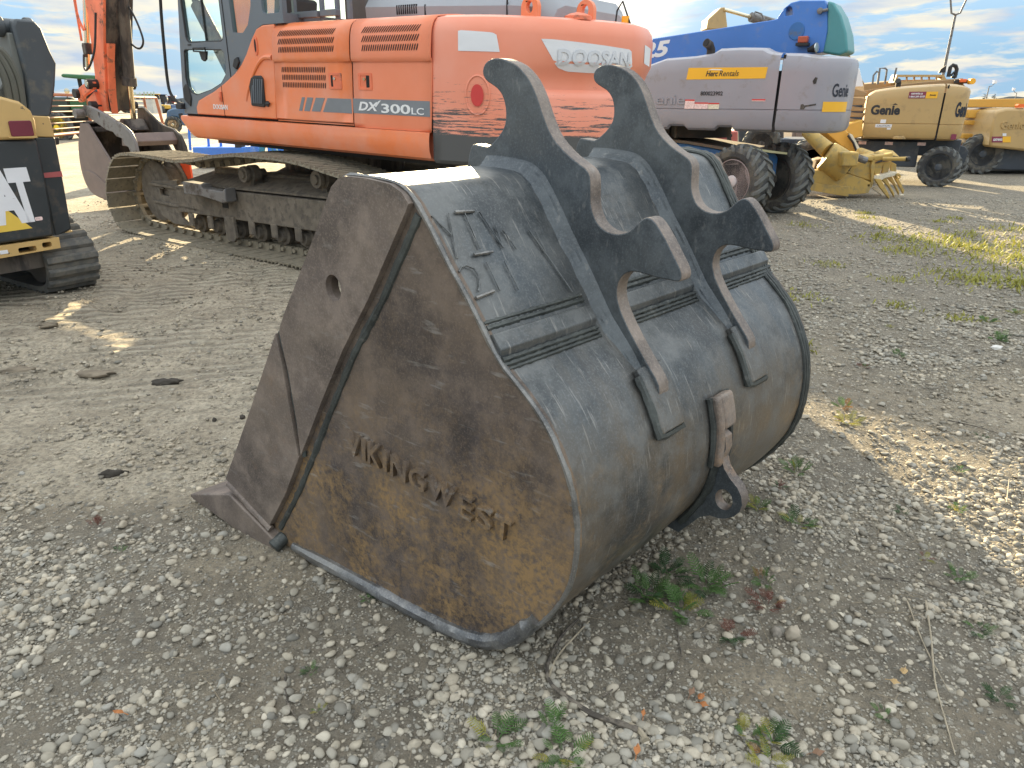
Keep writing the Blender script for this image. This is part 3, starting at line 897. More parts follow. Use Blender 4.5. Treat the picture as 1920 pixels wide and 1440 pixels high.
PINKST = paint('pinkish_brown_steel', (0.17, 0.13, 0.118), 0.6, 0.15, 4, dirt=(0.22, 0.18, 0.16), dirt_at=0.6, bump=0.2)
CHROME = paint('chrome_rod', (0.75, 0.66, 0.48), 0.15, 0.05, metal=1.0, bump=0)
WHITE = paint('worn_white_decal', (0.74, 0.75, 0.78), 0.5, 0.04, 6, dirt=(0.35, 0.30, 0.29), dirt_at=0.68, dirt_w=0.03, dscale=22, stretch=(.6, .6, 2), bump=0.02)
WHITEP = paint('white_print', (0.80, 0.80, 0.80), 0.5, 0.02, bump=0)
GREYD = paint('grey_stripe', (0.20, 0.215, 0.235), 0.5, 0.06, 9, bump=0)
SILVER = paint('silver_ghost_print', (0.62, 0.64, 0.68), 0.4, 0.02, bump=0)
REDL = paint('red_reflector', (0.62, 0.05, 0.045), 0.35, 0.05, bump=0)
GLASS = glassy('cab_glass', (0.90, 0.985, 0.96), 0.04)
AMBER = paint('amber_lens', (0.95, 0.45, 0.03), 0.25, bump=0)
ex = thing('excavator', 'big orange crawler excavator with grey cab parked behind the loose bucket', 'excavator',
           G=(-3.444, 8.175, 0), X=Vector((.798, -.6021, -.0246)), Y=Vector((.6023, .7983, 0)), U=Vector((.0196, -.0148, .9997)))

# crawler: profile of the shoe line (X, Z)
LOOP = [(-1.98, -.03), (-1.1, -.035), (-.1, -.01), (.9, .03), (1.8, .06), (2.45, .07), (2.75, .16), (2.93, .40), (2.93, .66), (2.72, .91), (2.33, 1.0), (1.72, 1.08), (1.31, 1.10), (.67, 1.09), (.26, 1.05), (-.25, .975), (-.63, .945), (-.95, .955), (-1.55, .955), (-1.86, .93), (-2.05, .86), (-2.22, .71), (-2.36, .50), (-2.40, .28), (-2.30, .08), (-2.15, -.01)]
lp = smooth_path(LOOP, 10, closed=True)
LN = [0]
for a, b in zip(lp, lp[1:] + lp[:1]): LN.append(LN[-1] + math.dist(a, b))
def on_loop(s):
    s %= LN[-1]
    i = max(k for k in range(len(lp)) if LN[k] <= s + 1e-9)
    a, b = lp[i], lp[(i + 1) % len(lp)]; f = (s - LN[i]) / max(LN[i + 1] - LN[i], 1e-9)
    return (a[0] + (b[0] - a[0]) * f, a[1] + (b[1] - a[1]) * f)
nshoe = round(LN[-1] / 0.205)
pitch = LN[-1] / nshoe
sm = MB()
sm.box(-pitch * .46, pitch * .45, 0, .60, -.014, 0)
for gx_, gh in ((-.075, .022), (-.012, .022), (.055, .022)): sm.prism([(gx_ - .014, 0), (gx_ + .014, 0), (gx_ + .007, gh), (gx_ - .007, gh)], 0.0, .60, 'y')
sm.box(-.085, .075, .36, .41, -.09, -.014).box(-.085, .075, .51, .56, -.09, -.014)
sm.cyl((-.06, .33, -.06), (-.06, .58, -.06), .026, 8)
shoe0 = sm.build('track_shoe', SHOE)
for side_y in (0.0, 2.62):
    for k in range(nshoe):
        o = shoe0 if (k == 0 and side_y == 0) else shoe0.copy()
        if o is not shoe0: COL.objects.link(o)
        o.parent = ex
        a, b, c = on_loop(k * pitch - .02), on_loop(k * pitch), on_loop(k * pitch + .02)
        dx, dz = c[0] - a[0], c[1] - a[1]; L = math.hypot(dx, dz); dx /= L; dz /= L
        # loop runs bottom (+X) then back on top: outward normal is to the right of travel
        m = Matrix(((dx, 0, dz, b[0]), (0, 1, 0, side_y), (dz, 0, -dx, b[1]), (0, 0, 0, 1)))
        o.matrix_local = m @ Matrix.Rotation(random.uniform(-.02, .02), 4, 'Y')
    y0 = side_y
    if side_y == 0:
        before = set(ex.children)
        fr_ = [(-1.62, .30), (-1.60, .62), (-1.30, .66), (-1.02, .70), (-.60, .62), (2.5, .76), (2.5, .40), (-.86, .285), (-1.0, .18), (-1.28, .16)]
        MB().prism([(-.98, .275), (-.98, .60), (2.55, .72), (2.55, .40), (-.86, .285)], .09, .50).build('track_frame', MUDM, ex, bevel=.01)
        # sloped deck of the frame
        hl = [ell(.50, 0.30, .15, .055, 18), ell(1.75, 0.30, .15, .055, 18)]
        d = MB().prism([(-.9, .12), (2.55, .12), (2.55, .50), (-.55, .50)], 0, .02, 'z', hl)
        q = d.build('frame_deck', MUDM, ex)
        for v_ in q.data.vertices:
            v_.co.z += .62 + (v_.co.x + .98) * .034 + (v_.co.y - .12) * .42
        MB().prism([(-1.62, .30), (-1.60, .60), (-.98, .66), (-.98, .20), (-.82, .12), (-1.2, .10), (-1.45, .17)], .12, .16, 'y', [rrect(-1.42, -1.20, .44, .52, .03)]).build('idler_guard', MUDM, ex, bevel=.012)
        MB().lathe([(0, .02), (0, .33), (.02, .38), (.06, .38), (.08, .36), (.20, .36), (.22, .38), (.26, .38), (.28, .33), (.28, .02)], (-1.64, .18, .46), (0, 1, 0), 40).build('idler_wheel', MUDM, ex)
        MB().box(-1.60, -.52, .09, .12, .55, .585).box(-1.60, -.5, .09, .12, .33, .365).build('guard_rib', MUDM, ex, bevel=.006)
        MB().prism([(-.50, .56), (-.50, .70), (-.12, .70), (-.1, .66), (.30, .66), (.36, .70), (.36, .55), (.30, .53), (-.1, .565)], -.07, .07).build('step', GREYST, ex, bevel=.01)
        MB().box(.02, .14, .085, .095, .44, .53).build('frame_slot', DARKSLOT, ex)
        for k in range(8):
            x_ = -.72 + k * .42
            MB().lathe([(0, .03), (0, .07), (.05, .08), (.06, .115), (.12, .115), (.13, .09), (.32, .09), (.33, .115), (.40, .115), (.41, .05)], (x_, .15, .155 + .018 * k), (0, 1, 0), 18).build('track_roller', MUDM, ex)
            MB().box(x_ - .055, x_ + .055, .085, .115, .13 + .018 * k, .29 + .018 * k).build('roller_mount', MUDM, ex, bevel=.02)
        for x_ in (-.02, .0):
            pass
        MB().prism([(.05, .10), (.05, .34), (.24, .36), (.26, .12), (.20, .06), (.10, .06)], .06, .10).build('track_guide', MUDM, ex, bevel=.008)
        for x_, z_ in ((.48, .845), (1.74, .895)):
            MB().lathe([(0, .02), (0, .045), (.02, .05), (.02, .085), (.06, .09), (.07, .07), (.10, .07), (.11, .095), (.20, .095), (.22, .05), (.30, .05)], (x_, .08, z_), (0, 1, 0), 20).build('carrier_roller', MUDM, ex)
            MB().box(x_ - .04, x_ + .04, .20, .32, .70, z_).build('roller_bracket', MUDM, ex)
        MB().lathe([(0, .05), (0, .34), (.05, .40), (.4, .40), (.5, .1)], (2.45, .06, .52), (0, 1, 0), 24).build('drive_sprocket', MUDM, ex)
        for q in set(ex.children) - before: q.location = (-.13, .17, .01)
    else:
        MB().box(-1.7, 2.5, y0 + .1, y0 + .5, .30, .74).build('track_frame', MUDM, ex, bevel=.02)
        MB().cyl((-1.72, y0 + .1, .46), (-1.72, y0 + .5, .46), .38, 28).build('idler_wheel', MUDM, ex)
        MB().cyl((2.45, y0 + .1, .52), (2.45, y0 + .5, .52), .38, 24).build('drive_sprocket', MUDM, ex)
MB().box(-.7, 1.7, .55, 2.7, .42, .86).build('car_body', MUDM, ex, bevel=.05)
MB().cyl((.5, 1.62, .84), (.5, 1.62, 1.16), .72, 40).build('slew_ring', DIRTY, ex)
MB().box(-.5, 3.2, .55, 2.75, 1.13, 1.24).build('upper_frame', paint('frame_black', (.03, .03, .03), .7), ex)

# ---- house
SK = [(.34, 1.19), (.29, 1.215), (.265, 1.28), (.262, 1.36), (.27, 1.425), (.30, 1.43), (.36, 1.43), (.36, 1.19)]
m = MB()
sx_ = [-.74, -.72, -.66, -.56, -.3, .6, 1.86, 3.19]
def skirt(i, j):
    x = sx_[i]; y, z = SK[j]
    lift = max(0, (-.56 - x)) / .18
    zb = z + (max(0, min(1, lift)) ** 1.6) * .17 * (1.43 - z) / .24
    return Vector((x, y, zb))
m.grid(skirt, len(sx_), len(SK))
m.build('side_skirt', ORANGE, ex)
MB().box(-.70, 3.19, .33, .36, 1.425, 1.46).build('sill_gap', DARKSLOT, ex)
# swept grey-and-orange front panel below the cab
sweep = [(-.42, 1.455), (1.045, 1.455), (1.08, 1.75), (1.10, 2.02), (1.15, 2.325), (.96, 2.32), (.86, 2.29), (.76, 2.20), (.64, 2.06), (.54, 1.97), (.41, 1.885), (.2, 1.79), (-.03, 1.70), (-.2, 1.65), (-.36, 1.60), (-.42, 1.53)]
MB().prism(sweep, .285, .32).build('front_side_panel', ORANGE, ex, bevel=.012)
fp = smooth_path([(1.075, 2.03), (.95, 2.03), (.85, 1.98), (.72, 1.86), (.60, 1.70), (.56, 1.62)], 4)
MB().tube([(a, .287, b) for a, b in fp], [.012 + .014 * (1 - i / len(fp)) for i in range(len(fp))], 8).build('pressed_crease', ORANGE, ex)
MB().box(.128, .134, .2825, .29, 1.455, 1.76).build('panel_seam', DARKSLOT, ex)
MB().box(.09, .125, .262, .286, 1.60, 1.70).box(.095, .12, .255, .28, 1.62, 1.66).build('hinge', ORANGE2, ex, bevel=.004)
gr = [(.66, 1.575), (.655, 1.76), (.70, 1.84), (.76, 1.865), (.87, 1.865), (.90, 1.84), (.895, 1.58), (.87, 1.565)]
MB().prism(gr, .268, .287).build('vent_grille', BLACK, ex, bevel=.008)
for k in range(6):
    x_ = .685 + .033 * k
    MB().beam((x_, .262, 1.60), (x_ + .05, .262, 1.83 if k > 0 else 1.77), .012, .012, (0, 1, 0)).build('grille_slat', CABGREY, ex)
MB().cyl((.93, .27, 1.60), (.93, .285, 1.60), .028, 14).cyl((.93, .262, 1.60), (.99, .262, 1.605), .010, 8).build('fuel_latch', BLACK, ex)
MB().prism(rrect(.845, .905, 2.10, 2.30, .028) and [(.83 + .065 * math.cos(a_) * .5, 2.14 + .0 + (.09 * math.sin(a_))) for a_ in [2 * math.pi * i / 16 for i in range(16)]], .276, .287).build('recess_handle', ORANGE2, ex, bevel=.004)
MB().prism([(.83 + .012 * math.cos(a_), 2.14 + .06 * math.sin(a_)) for a_ in [2 * math.pi * i / 12 for i in range(12)]], .272, .28).build('handle_slot', DARKSLOT, ex)
# engine doors: extruded section
DS = [(.300, 1.455), (.285, 1.47), (.285, 1.96), (.275, 1.985), (.262, 2.01), (.258, 2.06), (.262, 2.20), (.285, 2.28), (.325, 2.32), (.39, 2.34), (.60, 2.36), (1.0, 2.37)]
DS = smooth_path(DS, 2)
def door_y(z):
    for a, b in zip(DS, DS[1:]):
        if a[1] <= z <= b[1] and b[1] > a[1]: return a[0] + (b[0] - a[0]) * (z - a[1]) / (b[1] - a[1])
    return .285
for x0, x1, lean in ((1.055, 2.205, .1), (2.225, 3.195, .05)):
    m = MB(); nn = len(DS)
    def pp(i, j):
        y, z = DS[j]; f = (z - 1.45) / .9
        xa = x0 + (.1 * f ** 1.3 if x0 < 2 else .05 * f); xb = x1 + (.05 * f)
        return Vector((xa + (xb - xa) * i / 6, y, z))
    m.grid(pp, 7, nn)
    o = m.build('engine_door', ORANGE if x0 < 2 else SCRAPE if False else paint('glare_pinked_orange', (0.84, 0.27, 0.15), .42, .06, 1.4, dirt=(.84, .24, .11), dirt_at=.55, dirt_w=.3, dscale=1.2, coat=.15, bump=.05), ex)  # rear door: same orange painted paler and pinker for the glare
    s_ = o.modifiers.new('sheet', 'SOLIDIFY'); s_.thickness = .012; s_.offset = -1
MB().box(1.1, 3.2, .31, .34, 1.45, 2.3).build('door_shadow_gap', DARKSLOT, ex)
def slots(x0, x1, z0, z1, rows, n, lean=.02):
    m = MB(); rh = (z1 - z0) / rows
    for r_ in range(rows):
        for k in range(n):
            xa = x0 + (x1 - x0) * (k + .5) / n; za = z0 + rh * (r_ + .14); zb = z0 + rh * (r_ + .86)
            l_ = lean * (1 + r_ * .6)
            w_ = .0065
            ya, yb = door_y(za), door_y(zb)
            for q in range(4):
                f0, f1 = q / 4, (q + 1) / 4
                z0_, z1_ = za + (zb - za) * f0, za + (zb - za) * f1
                y0_, y1_ = door_y(z0_) - .003, door_y(z1_) - .003; xa0, xa1 = xa + l_ * f0, xa + l_ * f1
                ws, we = w_ * (.6 if q == 0 else 1), w_ * (.6 if q == 3 else 1)
                m.add([(xa0 - ws, y0_, z0_), (xa0 + ws, y0_, z0_), (xa1 + we, y1_, z1_), (xa1 - we, y1_, z1_)], [(0, 1, 2, 3)])
    return m.build('louvre_slots', DARKSLOT, ex, kind='stuff')
slots(1.21, 2.03, 2.06, 2.275, 3, 31); slots(2.40, 3.09, 2.06, 2.275, 3, 25); slots(1.20, 1.865, 1.75, 1.955, 3, 25, .006)
for x0 in (1.91, 2.315):
    MB().prism(rrect(x0, x0 + .18, 1.755, 1.895, .012), .279, .286, 'y', [rrect(x0 + .03, x0 + .15, 1.775, 1.875, .008)]).build('latch_frame', ORANGE2, ex, bevel=.003)
    MB().box(x0 + .03, x0 + .15, .283, .2845, 1.775, 1.875).build('latch_recess', ORANGE2, ex)
    MB().box(x0 + (.105 if x0 > 2 else .03), x0 + (.15 if x0 > 2 else .055), .281, .283, 1.775, 1.875).build('latch_shadow_slot', DARKSLOT, ex)
    MB().cyl((x0 + .085, .281, 1.845), (x0 + .085, .272, 1.845), .013, 10).build('key_lock', CHROME, ex)
# stripe and model lettering
for a, b, c_, d_ in ((1.425, 1.475, 1.535, 1.49), (1.505, 1.59, 1.66, 1.57), (1.62, 1.75, 1.83, 1.70), (1.79, 2.203, 2.203, 1.87)):
    MB().prism([(a, 1.55), (b, 1.55), (c_, 1.675), (d_, 1.675)], .2825, .286).build('stripe', GREYD, ex)
MB().box(2.227, 3.19, .2825, .286, 1.555, 1.68).build('stripe', GREYD, ex)
text('DX', WHITEP, ex, .27, .075, side(2.30, .2825, 1.58), bold=.03, shear=.25)
MB().prism([(2.515, 1.625), (2.575, 1.668), (2.60, 1.672), (2.53, 1.612)], .280, .2825).build('lettering_tick', WHITEP, ex)
text('300', WHITEP, ex, .36, .078, side(2.60, .2825, 1.568), bold=.02, sp=1.0)
text('LC', WHITEP, ex, .145, .055, side(2.975, .2825, 1.568), bold=.01)
text('DOOSAN', WHITEP, ex, .27, .05, side(-.07, .285, 1.52), bold=.02)
# counterweight
ARC = smooth_path([(3.205, .30), (3.24, .285), (3.40, .315), (3.60, .38), (3.80, .5), (4.02, .74), (4.2, 1.0), (4.33, 1.3), (4.4, 1.65), (4.33, 2.0), (4.2, 2.3), (4.02, 2.56), (3.8, 2.8), (3.5, 2.95), (3.2, 3.02)], 5)
AL = [0]
for a, b in zip(ARC, ARC[1:]): AL.append(AL[-1] + math.dist(a, b))
CWP = [(0.02, 1.18), (0.0, 1.21), (0, 1.45), (0.0, 1.72), (0.015, 1.755), (.055, 1.79), (.06, 1.86), (.045, 1.90), (0.03, 1.94), (0.0, 2.0), (0.0, 2.20), (.015, 2.27), (.05, 2.315), (.11, 2.335), (.4, 2.35)]
def cw(s, z, off=0.0):
    s = min(max(s, 0), AL[-1] - 1e-4)
    i = max(k for k in range(len(ARC) - 1) if AL[k] <= s + 1e-9)
    a, b = np.array(ARC[i]), np.array(ARC[i + 1]); f = (s - AL[i]) / (AL[i + 1] - AL[i]); p = a + (b - a) * f
    t_ = (b - a) / np.linalg.norm(b - a); nrm = np.array([t_[1], -t_[0]])
    w_ = min(1, max(0, (s - .55) / .5)) * min(1, max(0, (AL[-1] - s - .4) / .4))    # the belt groove fades out at the sides
    ins = 0
    for (d0, z0), (d1, z1) in zip(CWP, CWP[1:]):
        if z0 <= z <= z1:
            ins = d0 + (d1 - d0) * (z - z0) / (z1 - z0 + 1e-9)
            if 1.7 < z < 2.05: ins *= w_
            break
    p = p + nrm * (off - ins)
    return Vector((p[0], p[1], z))
m = MB()
ns_ = 70
m.grid(lambda i, j: cw(AL[-1] * i / (ns_ - 1), CWP[j][1]) if j < len(CWP) - 1 else Vector((*(np.array(cw(AL[-1] * i / (ns_ - 1), 2.335)[:2]) * .8 + np.array([3.3, 1.65]) * .2), 2.345)), ns_, len(CWP))
n0 = len(m.v)
m.add([(3.205, 1.65, 1.18), (3.205, 1.65, 2.35)], [])
for i in range(ns_ - 1):
    m.f.append((i, i + 1, n0)); k = (len(CWP) - 1) * ns_; m.f.append((k + i + 1, k + i, n0 + 1))
m.f.append(tuple([j * ns_ for j in range(len(CWP))] + [n0 + 1, n0]))
m.f.append(tuple([j * ns_ + ns_ - 1 for j in range(len(CWP))] + [n0 + 1, n0]))
m.build('counterweight', SCRAPE, ex)
def decal(name, pts, mat, off=.003, n=14, label=None):
    """pts: outline (s, z), convex, wrapped on the counterweight"""
    smin, smax = min(p[0] for p in pts), max(p[0] for p in pts)
    def span(s):
        zs = []
        for a, b in zip(pts, pts[1:] + pts[:1]):
            if min(a[0], b[0]) <= s <= max(a[0], b[0]) and a[0] != b[0]:
                zs.append(a[1] + (b[1] - a[1]) * (s - a[0]) / (b[0] - a[0]))
        return (min(zs), max(zs)) if zs else (pts[0][1], pts[0][1])
    m = MB()
    def g(i, j):
        s = smin + (smax - smin) * (i + .001) / (n + .002 - 1 + .0); s = min(max(s, smin + 1e-4), smax - 1e-4)
        a, b = span(s); z = a + (b - a) * j / 5
        return cw(s, z, off)
    m.grid(g, n, 6)
    return m.build(name, mat, ex, label=label, fix=True)
decal('decal', [(.275, 2.21), (.30, 2.215), (.56, 2.20), (.60, 2.18), (.62, 2.06), (.275, 2.065)], WHITE, label='blank white worn decal')
decal('decal', [(.955, 2.165), (1.05, 2.165), (1.5, 2.14), (1.84, 2.12), (1.89, 2.09), (1.895, 1.99), (1.84, 1.93), (1.4, 1.925), (1.2, 1.93), (1.1, 1.96)], WHITE, n=30, label='white worn name decal')
text('DOOSAN', SILVER, ex, .74, .125, lambda a, b, d: cw(1.10 + a, 1.975 + b, .009 + d * .6), bold=.03)
decal('decal', [(2.1, 2.17), (2.35, 2.15), (2.35, 2.0), (2.12, 2.02)], WHITE, label='white notice decal')
decal('reflector', ell(.44, 1.735, .055, .085, 20), REDL, .012)
dp = ell(.44, 1.735, .10, .15, 22)
m = MB().tube([cw(a, b, .0) for a, b in dp], .009, 6, closed=True); m.build('reflector_rim', SCRAPE, ex)
for s0, back in ((.93, .10), (1.52, .10)):
    c0 = cw(s0, 2.33, -.16)
    ring = [(.075 * math.cos(a_), .085 + .085 * math.sin(a_)) for a_ in [2 * math.pi * i / 20 for i in range(20)]]
    out = [(c0[0] + x, 2.325 + z) for x, z in ([(.085, -.02), (.085, .085)] + [(.085 * math.cos(R(a_)), .085 + .085 * math.sin(R(a_))) for a_ in range(10, 180, 17)] + [(-.085, .085), (-.085, -.02)])]
    MB().prism(out, c0[1] - .02, c0[1] + .03, 'y', [[(c0[0] + .033 * math.cos(a_), 2.41 + .045 * math.sin(a_)) for a_ in [2 * math.pi * i / 14 for i in range(14)]]]).build('lifting_lug', ORANGE, ex, bevel=.006)
c0 = cw(1.37, 2.33, -.08)
MB().lathe([(0, .12), (.03, .115), (.05, .07), (.06, .02)], (c0[0], c0[1], 2.325), (0, 0, 1), 16).build('rain_cap', ORANGE2, ex)
c0 = cw(2.1, 2.33, -.1)
MB().cyl((c0[0], c0[1], 2.33), (c0[0], c0[1], 2.40), .035, 12).build('warning_beacon', AMBER, ex)
MB().tube([(c0[0] - .1, c0[1], 2.33), (c0[0] - .1, c0[1] + .02, 2.45), (c0[0] - .04, c0[1], 2.52), (c0[0] + .05, c0[1], 2.34)], .008, 6).build('cable', BLACK, ex)
# engine hood
hz_ = lambda x: 2.60 - .025 * (x - 1.5)
m = MB()
hd = [(.95, 2.30), (.93, 2.50), (1.0, 2.60), (1.12, 2.64), (2.25, 2.64), (2.38, 2.58), (2.42, 2.48), (2.42, 2.30)]
m.grid(lambda i, j: Vector(([1.75, 2.4, 3.0, 3.55, 3.80, 3.90][i], hd[j][0] + (.10 if i == 5 else 0) * (1 if j < 4 else -1), hd[j][1] - (0.02 * i) - (.09 if i == 5 and 0 < j < 7 else 0))), 6, 8)
m.f.append(tuple(j * 6 + 5 for j in range(8))); m.f.append(tuple(j * 6 for j in range(8)))
m.build('engine_hood', HOODGREY, ex)
for x_ in (2.55, 3.50): MB().box(x_ - .004, x_ + .004, .926, .94, 2.32, 2.49).build('hood_seam', DARKSLOT, ex)
m = MB()
for k in range(10): m.prism(rrect(2.28 + .028 * k - .1, 2.292 + .028 * k - .1, 2.42, 2.50, .005, 2), .928, .94)
m.build('hood_slots', DARKSLOT, ex, kind='stuff')
MB().box(1.42, 1.75, .95, 2.3, 2.36, 2.72).build('air_filter_housing', paint('dull_grey_plastic', (.10, .10, .10), .7), ex, bevel=.02)
MB().cyl((3.35, 1.5, 2.58), (3.35, 1.5, 2.95), .07, 18).build('exhaust_pipe', DIRTY, ex)
MB().box(1.0, 3.22, .6, 2.9, 1.24, 2.33).build('engine_bay', paint('engine_bay_black', (.03, .03, .03), .8), ex)
# handrails by the cab
m = MB()
for x_ in (1.16, 1.58, 1.80, 1.97): m.box(x_ - .018, x_ + .018, .52, .556, 2.36, 3.0)
m.box(1.12, 2.02, .51, .55, 2.97, 3.005)
m.build('handrail', CABGREY, ex, kind='stuff')
MB().box(1.18, 1.58, .47, .54, 2.385, 2.44).box(1.61, 1.84, .48, .54, 2.39, 2.445).build('rail_base', CABGREY, ex, bevel=.004, kind='stuff')
# ---- cab
cy0, cy1 = .29, 1.32
win1 = rrect(-.45, .27, 2.19, 2.98, .07)
cab_out = [(-.69, 1.455), (-.42, 1.455), (-.42, 1.53), (-.36, 1.60), (-.03, 1.70), (.20, 1.79), (.41, 1.885), (.54, 1.97), (.64, 2.06), (.76, 2.20), (.86, 2.29), (.96, 2.325), (1.30, 2.33), (1.30, 3.02), (1.2, 3.12), (-.3, 3.14), (-.42, 3.05), (-.50, 2.6), (-.60, 2.1), (-.66, 1.75)]
win2 = [(-.53, 2.105), (-.575, 1.84), (-.56, 1.74), (-.50, 1.68), (-.38, 1.655), (-.10, 1.71), (.12, 1.78), (.23, 1.87), (.255, 2.0), (.24, 2.09), (.2, 2.115), (-.5, 2.125)]
win3 = [(.43, 2.97), (.45, 2.27), (.62, 2.26), (.72, 2.33), (.80, 2.50), (.84, 2.80), (.83, 2.97)]
win4 = rrect(.98, 1.26, 2.42, 2.96, .04)
MB().prism(cab_out, cy0 + .002, cy0 + .055, 'y', [win1, win2, win3, win4]).build('cab_side_frame', CABGREY, ex, bevel=.005)
farwin = [(-.48, 1.80), (1.18, 1.80), (1.22, 2.9), (-.40, 2.98)]
MB().prism([(-.68, 1.455), (1.30, 1.455), (1.30, 3.02), (1.2, 3.12), (-.3, 3.14), (-.44, 3.05), (-.6, 2.1)], cy1, cy1 + .05, 'y', [farwin]).build('cab_far_frame', CABGREY, ex)
MB().prism(farwin, cy1 + .02, cy1 + .026).build('window_pane', GLASS, ex)
for w_ in (win1, win2, win3, win4):
    MB().prism(w_, cy0 + .03, cy0 + .036).build('window_pane', GLASS, ex)
MB().box(-.10, -.085, cy0 + .02, cy0 + .045, 2.19, 2.98).build('window_bar', BLACK, ex)
def ring(poly, y, r_, name, mat): MB().tube([(a, y, b) for a, b in poly], r_, 6, closed=True).build(name, mat, ex)
ring(win1, cy0 + .012, .012, 'window_seal', BLACK); ring(win2, cy0 + .012, .010, 'window_seal', BLACK)
MB().box(-.42, -.36, cy0 - .004, cy0 + .003, 2.16, 2.175).build('door_seam', BLACK, ex)
MB().box(.315, .325, cy0 - .002, cy0 + .01, 1.85, 3.0).build('door_seam', DARKSLOT, ex)
m = MB().tube([(-.26, cy0 - .04, 2.13), (-.26, cy0 - .04, 2.10), (-.03, cy0 - .04, 2.09), (-.03, cy0 - .04, 2.13), (-.26, cy0 - .04, 2.13)], .008, 6)
m.prism([(-.2, 2.10), (-.06, 2.10), (-.09, 2.02), (-.13, 2.0), (-.17, 2.02)], cy0 - .015, cy0 + .01); m.build('door_handle', BLACK, ex, kind='stuff')
MB().prism([(-.64, 1.60), (-.64, 1.72), (-.58, 1.77), (-.53, 1.75), (-.49, 1.63), (-.53, 1.53)], cy0 - .012, cy0 + .01).build('grab_recess', BLACK, ex, bevel=.01)
MB().prism([(.40, 1.95), (.44, 2.02), (.50, 2.04), (.52, 1.99), (.46, 1.92)], cy0 - .02, cy0 + .01).build('door_catch', BLACK, ex, bevel=.006)
MB().box(-.69, 1.3, cy0 + .05, cy1, 1.40, 1.50).build('cab_floor', CABGREY, ex)
MB().box(-.35, 1.25, cy0 + .03, cy1, 3.08, 3.14).build('cab_roof', CABGREY, ex, bevel=.03)
MB().box(1.26, 1.30, cy0 + .05, cy1, 1.5, 2.42).build('cab_back_panel', CABGREY, ex)
for y_ in (cy0 + .03, cy1): MB().beam((-.67, y_, 1.5), (-.40, y_, 3.1), .05, .05).build('cab_pillar', CABGREY, ex)
m = MB(); m.prism([(.25, 1.86), (.70, 1.84), (.74, 1.95), (.28, 1.98)], .55, 1.05).prism([(.66, 1.93), (.80, 1.92), (.92, 2.60), (.82, 2.62)], .56, 1.04).prism([(.80, 2.60), (.88, 2.60), (.91, 2.78), (.84, 2.78)], .66, .94)
m.build('seat', paint('seat_fabric', (.06, .06, .065), .9), ex, bevel=.03, kind='stuff')
m = MB().box(.1, .6, .38, .50, 1.75, 2.0).box(.1, .6, 1.10, 1.22, 1.75, 2.0).cyl((.15, .44, 2.0), (.12, .44, 2.16), .02, 8).cyl((.15, 1.16, 2.0), (.12, 1.16, 2.16), .02, 8)
m.build('control_console', BLACK, ex, bevel=.01, kind='stuff')
# mirror mast
MB().tube(smooth_path([(-.62, .25, 3.1), (-.72, .22, 2.62), (-.80, .22, 2.1), (-.83, .22, 1.80), (-.82, .23, 1.66), (-.74, .26, 1.57), (-.66, .29, 1.55)], 4), .017, 8).build('mirror_mast', BLACK, ex)
MB().box(-.78, -.66, .24, .32, 1.50, 1.56).build('mast_bracket', BLACK, ex, bevel=.01)
# ---- boom, stick, cylinders, front bucket
boom = [(-.1, 1.75), (-.35, 2.0), (-1.2, 3.3), (-2.2, 4.55), (-3.0, 5.0), (-4.4, 5.05), (-5.1, 4.85), (-5.05, 4.65), (-4.2, 4.6), (-3.1, 4.35), (-2.4, 3.9), (-1.4, 2.7), (-.7, 1.6), (-.35, 1.45)]
MB().prism(boom, 1.42, 1.86).build('boom', ORANGE, ex, bevel=.02)
for y_ in (1.28, 2.0): MB().cyl((-.75, y_, 1.35), (-1.75, y_, 2.7), .085, 16).cyl((-1.75, y_, 2.7), (-2.5, y_, 3.9), .045, 12).build('boom_cylinder', DIRTY, ex, kind='stuff')
st = [(-5.06, 1.33), (-5.06, 1.80), (-4.97, 2.33), (-4.90, 3.05), (-4.75, 4.3), (-4.65, 5.5), (-4.3, 5.5), (-4.15, 4.6), (-4.29, 3.02), (-4.60, 2.25), (-4.84, 1.50), (-4.86, 1.33)]
MB().prism(st, 1.36, 1.40).build('stick', ORANGE2, ex, bevel=.006)
inn = [(a + .012, b) if a < -4.7 and b < 3.1 else (a, b) for a, b in st]
MB().prism([(-5.03, 1.34), (-4.94, 2.33), (-4.87, 3.05), (-4.62, 5.4), (-4.33, 5.4), (-4.18, 4.6), (-4.32, 3.02), (-4.63, 2.25), (-4.87, 1.50), (-4.89, 1.34)], 1.40, 1.82).build('stick_core', DIRTY, ex, bevel=.01)
MB().prism([(-4.80, 2.0), (-4.70, 2.32), (-4.50, 2.31), (-4.62, 2.05), (-4.76, 1.55), (-4.80, 1.3)], 1.398, 1.50).build('paint_remnant', ORANGE2, ex)
MB().cyl((-4.10, 1.66, 4.3), (-4.62, 1.68, 1.80), .085, 18).cyl((-4.635, 1.68, 1.72), (-4.615, 1.68, 1.84), .11, 14).build('thumb_cylinder', DIRTY, ex, kind='stuff')
MB().cyl((-4.62, 1.68, 1.8), (-4.74, 1.70, 1.20), .042, 14).build('cylinder_rod', CHROME, ex)
MB().cyl((-5.16, 1.32, 1.95), (-4.93, 1.5, 3.6), .045, 12).build('bucket_cylinder_rod', CHROME, ex)
MB().tube(smooth_path([(-5.02, 1.3, 3.4), (-5.12, 1.3, 2.75), (-5.02, 1.31, 2.5)], 4), .02, 8).tube([(-5.12, 1.30, 3.0), (-5.14, 1.30, 2.35)], .018, 6).build('steel_pipe', ORANGE2, ex, kind='stuff')
MB().box(-5.12, -5.0, 1.28, 1.38, 2.16, 2.32).cyl((-5.10, 1.3, 2.12), (-5.10, 1.3, 2.3), .03, 8).build('valve_block', DIRTY, ex, bevel=.01, kind='stuff')
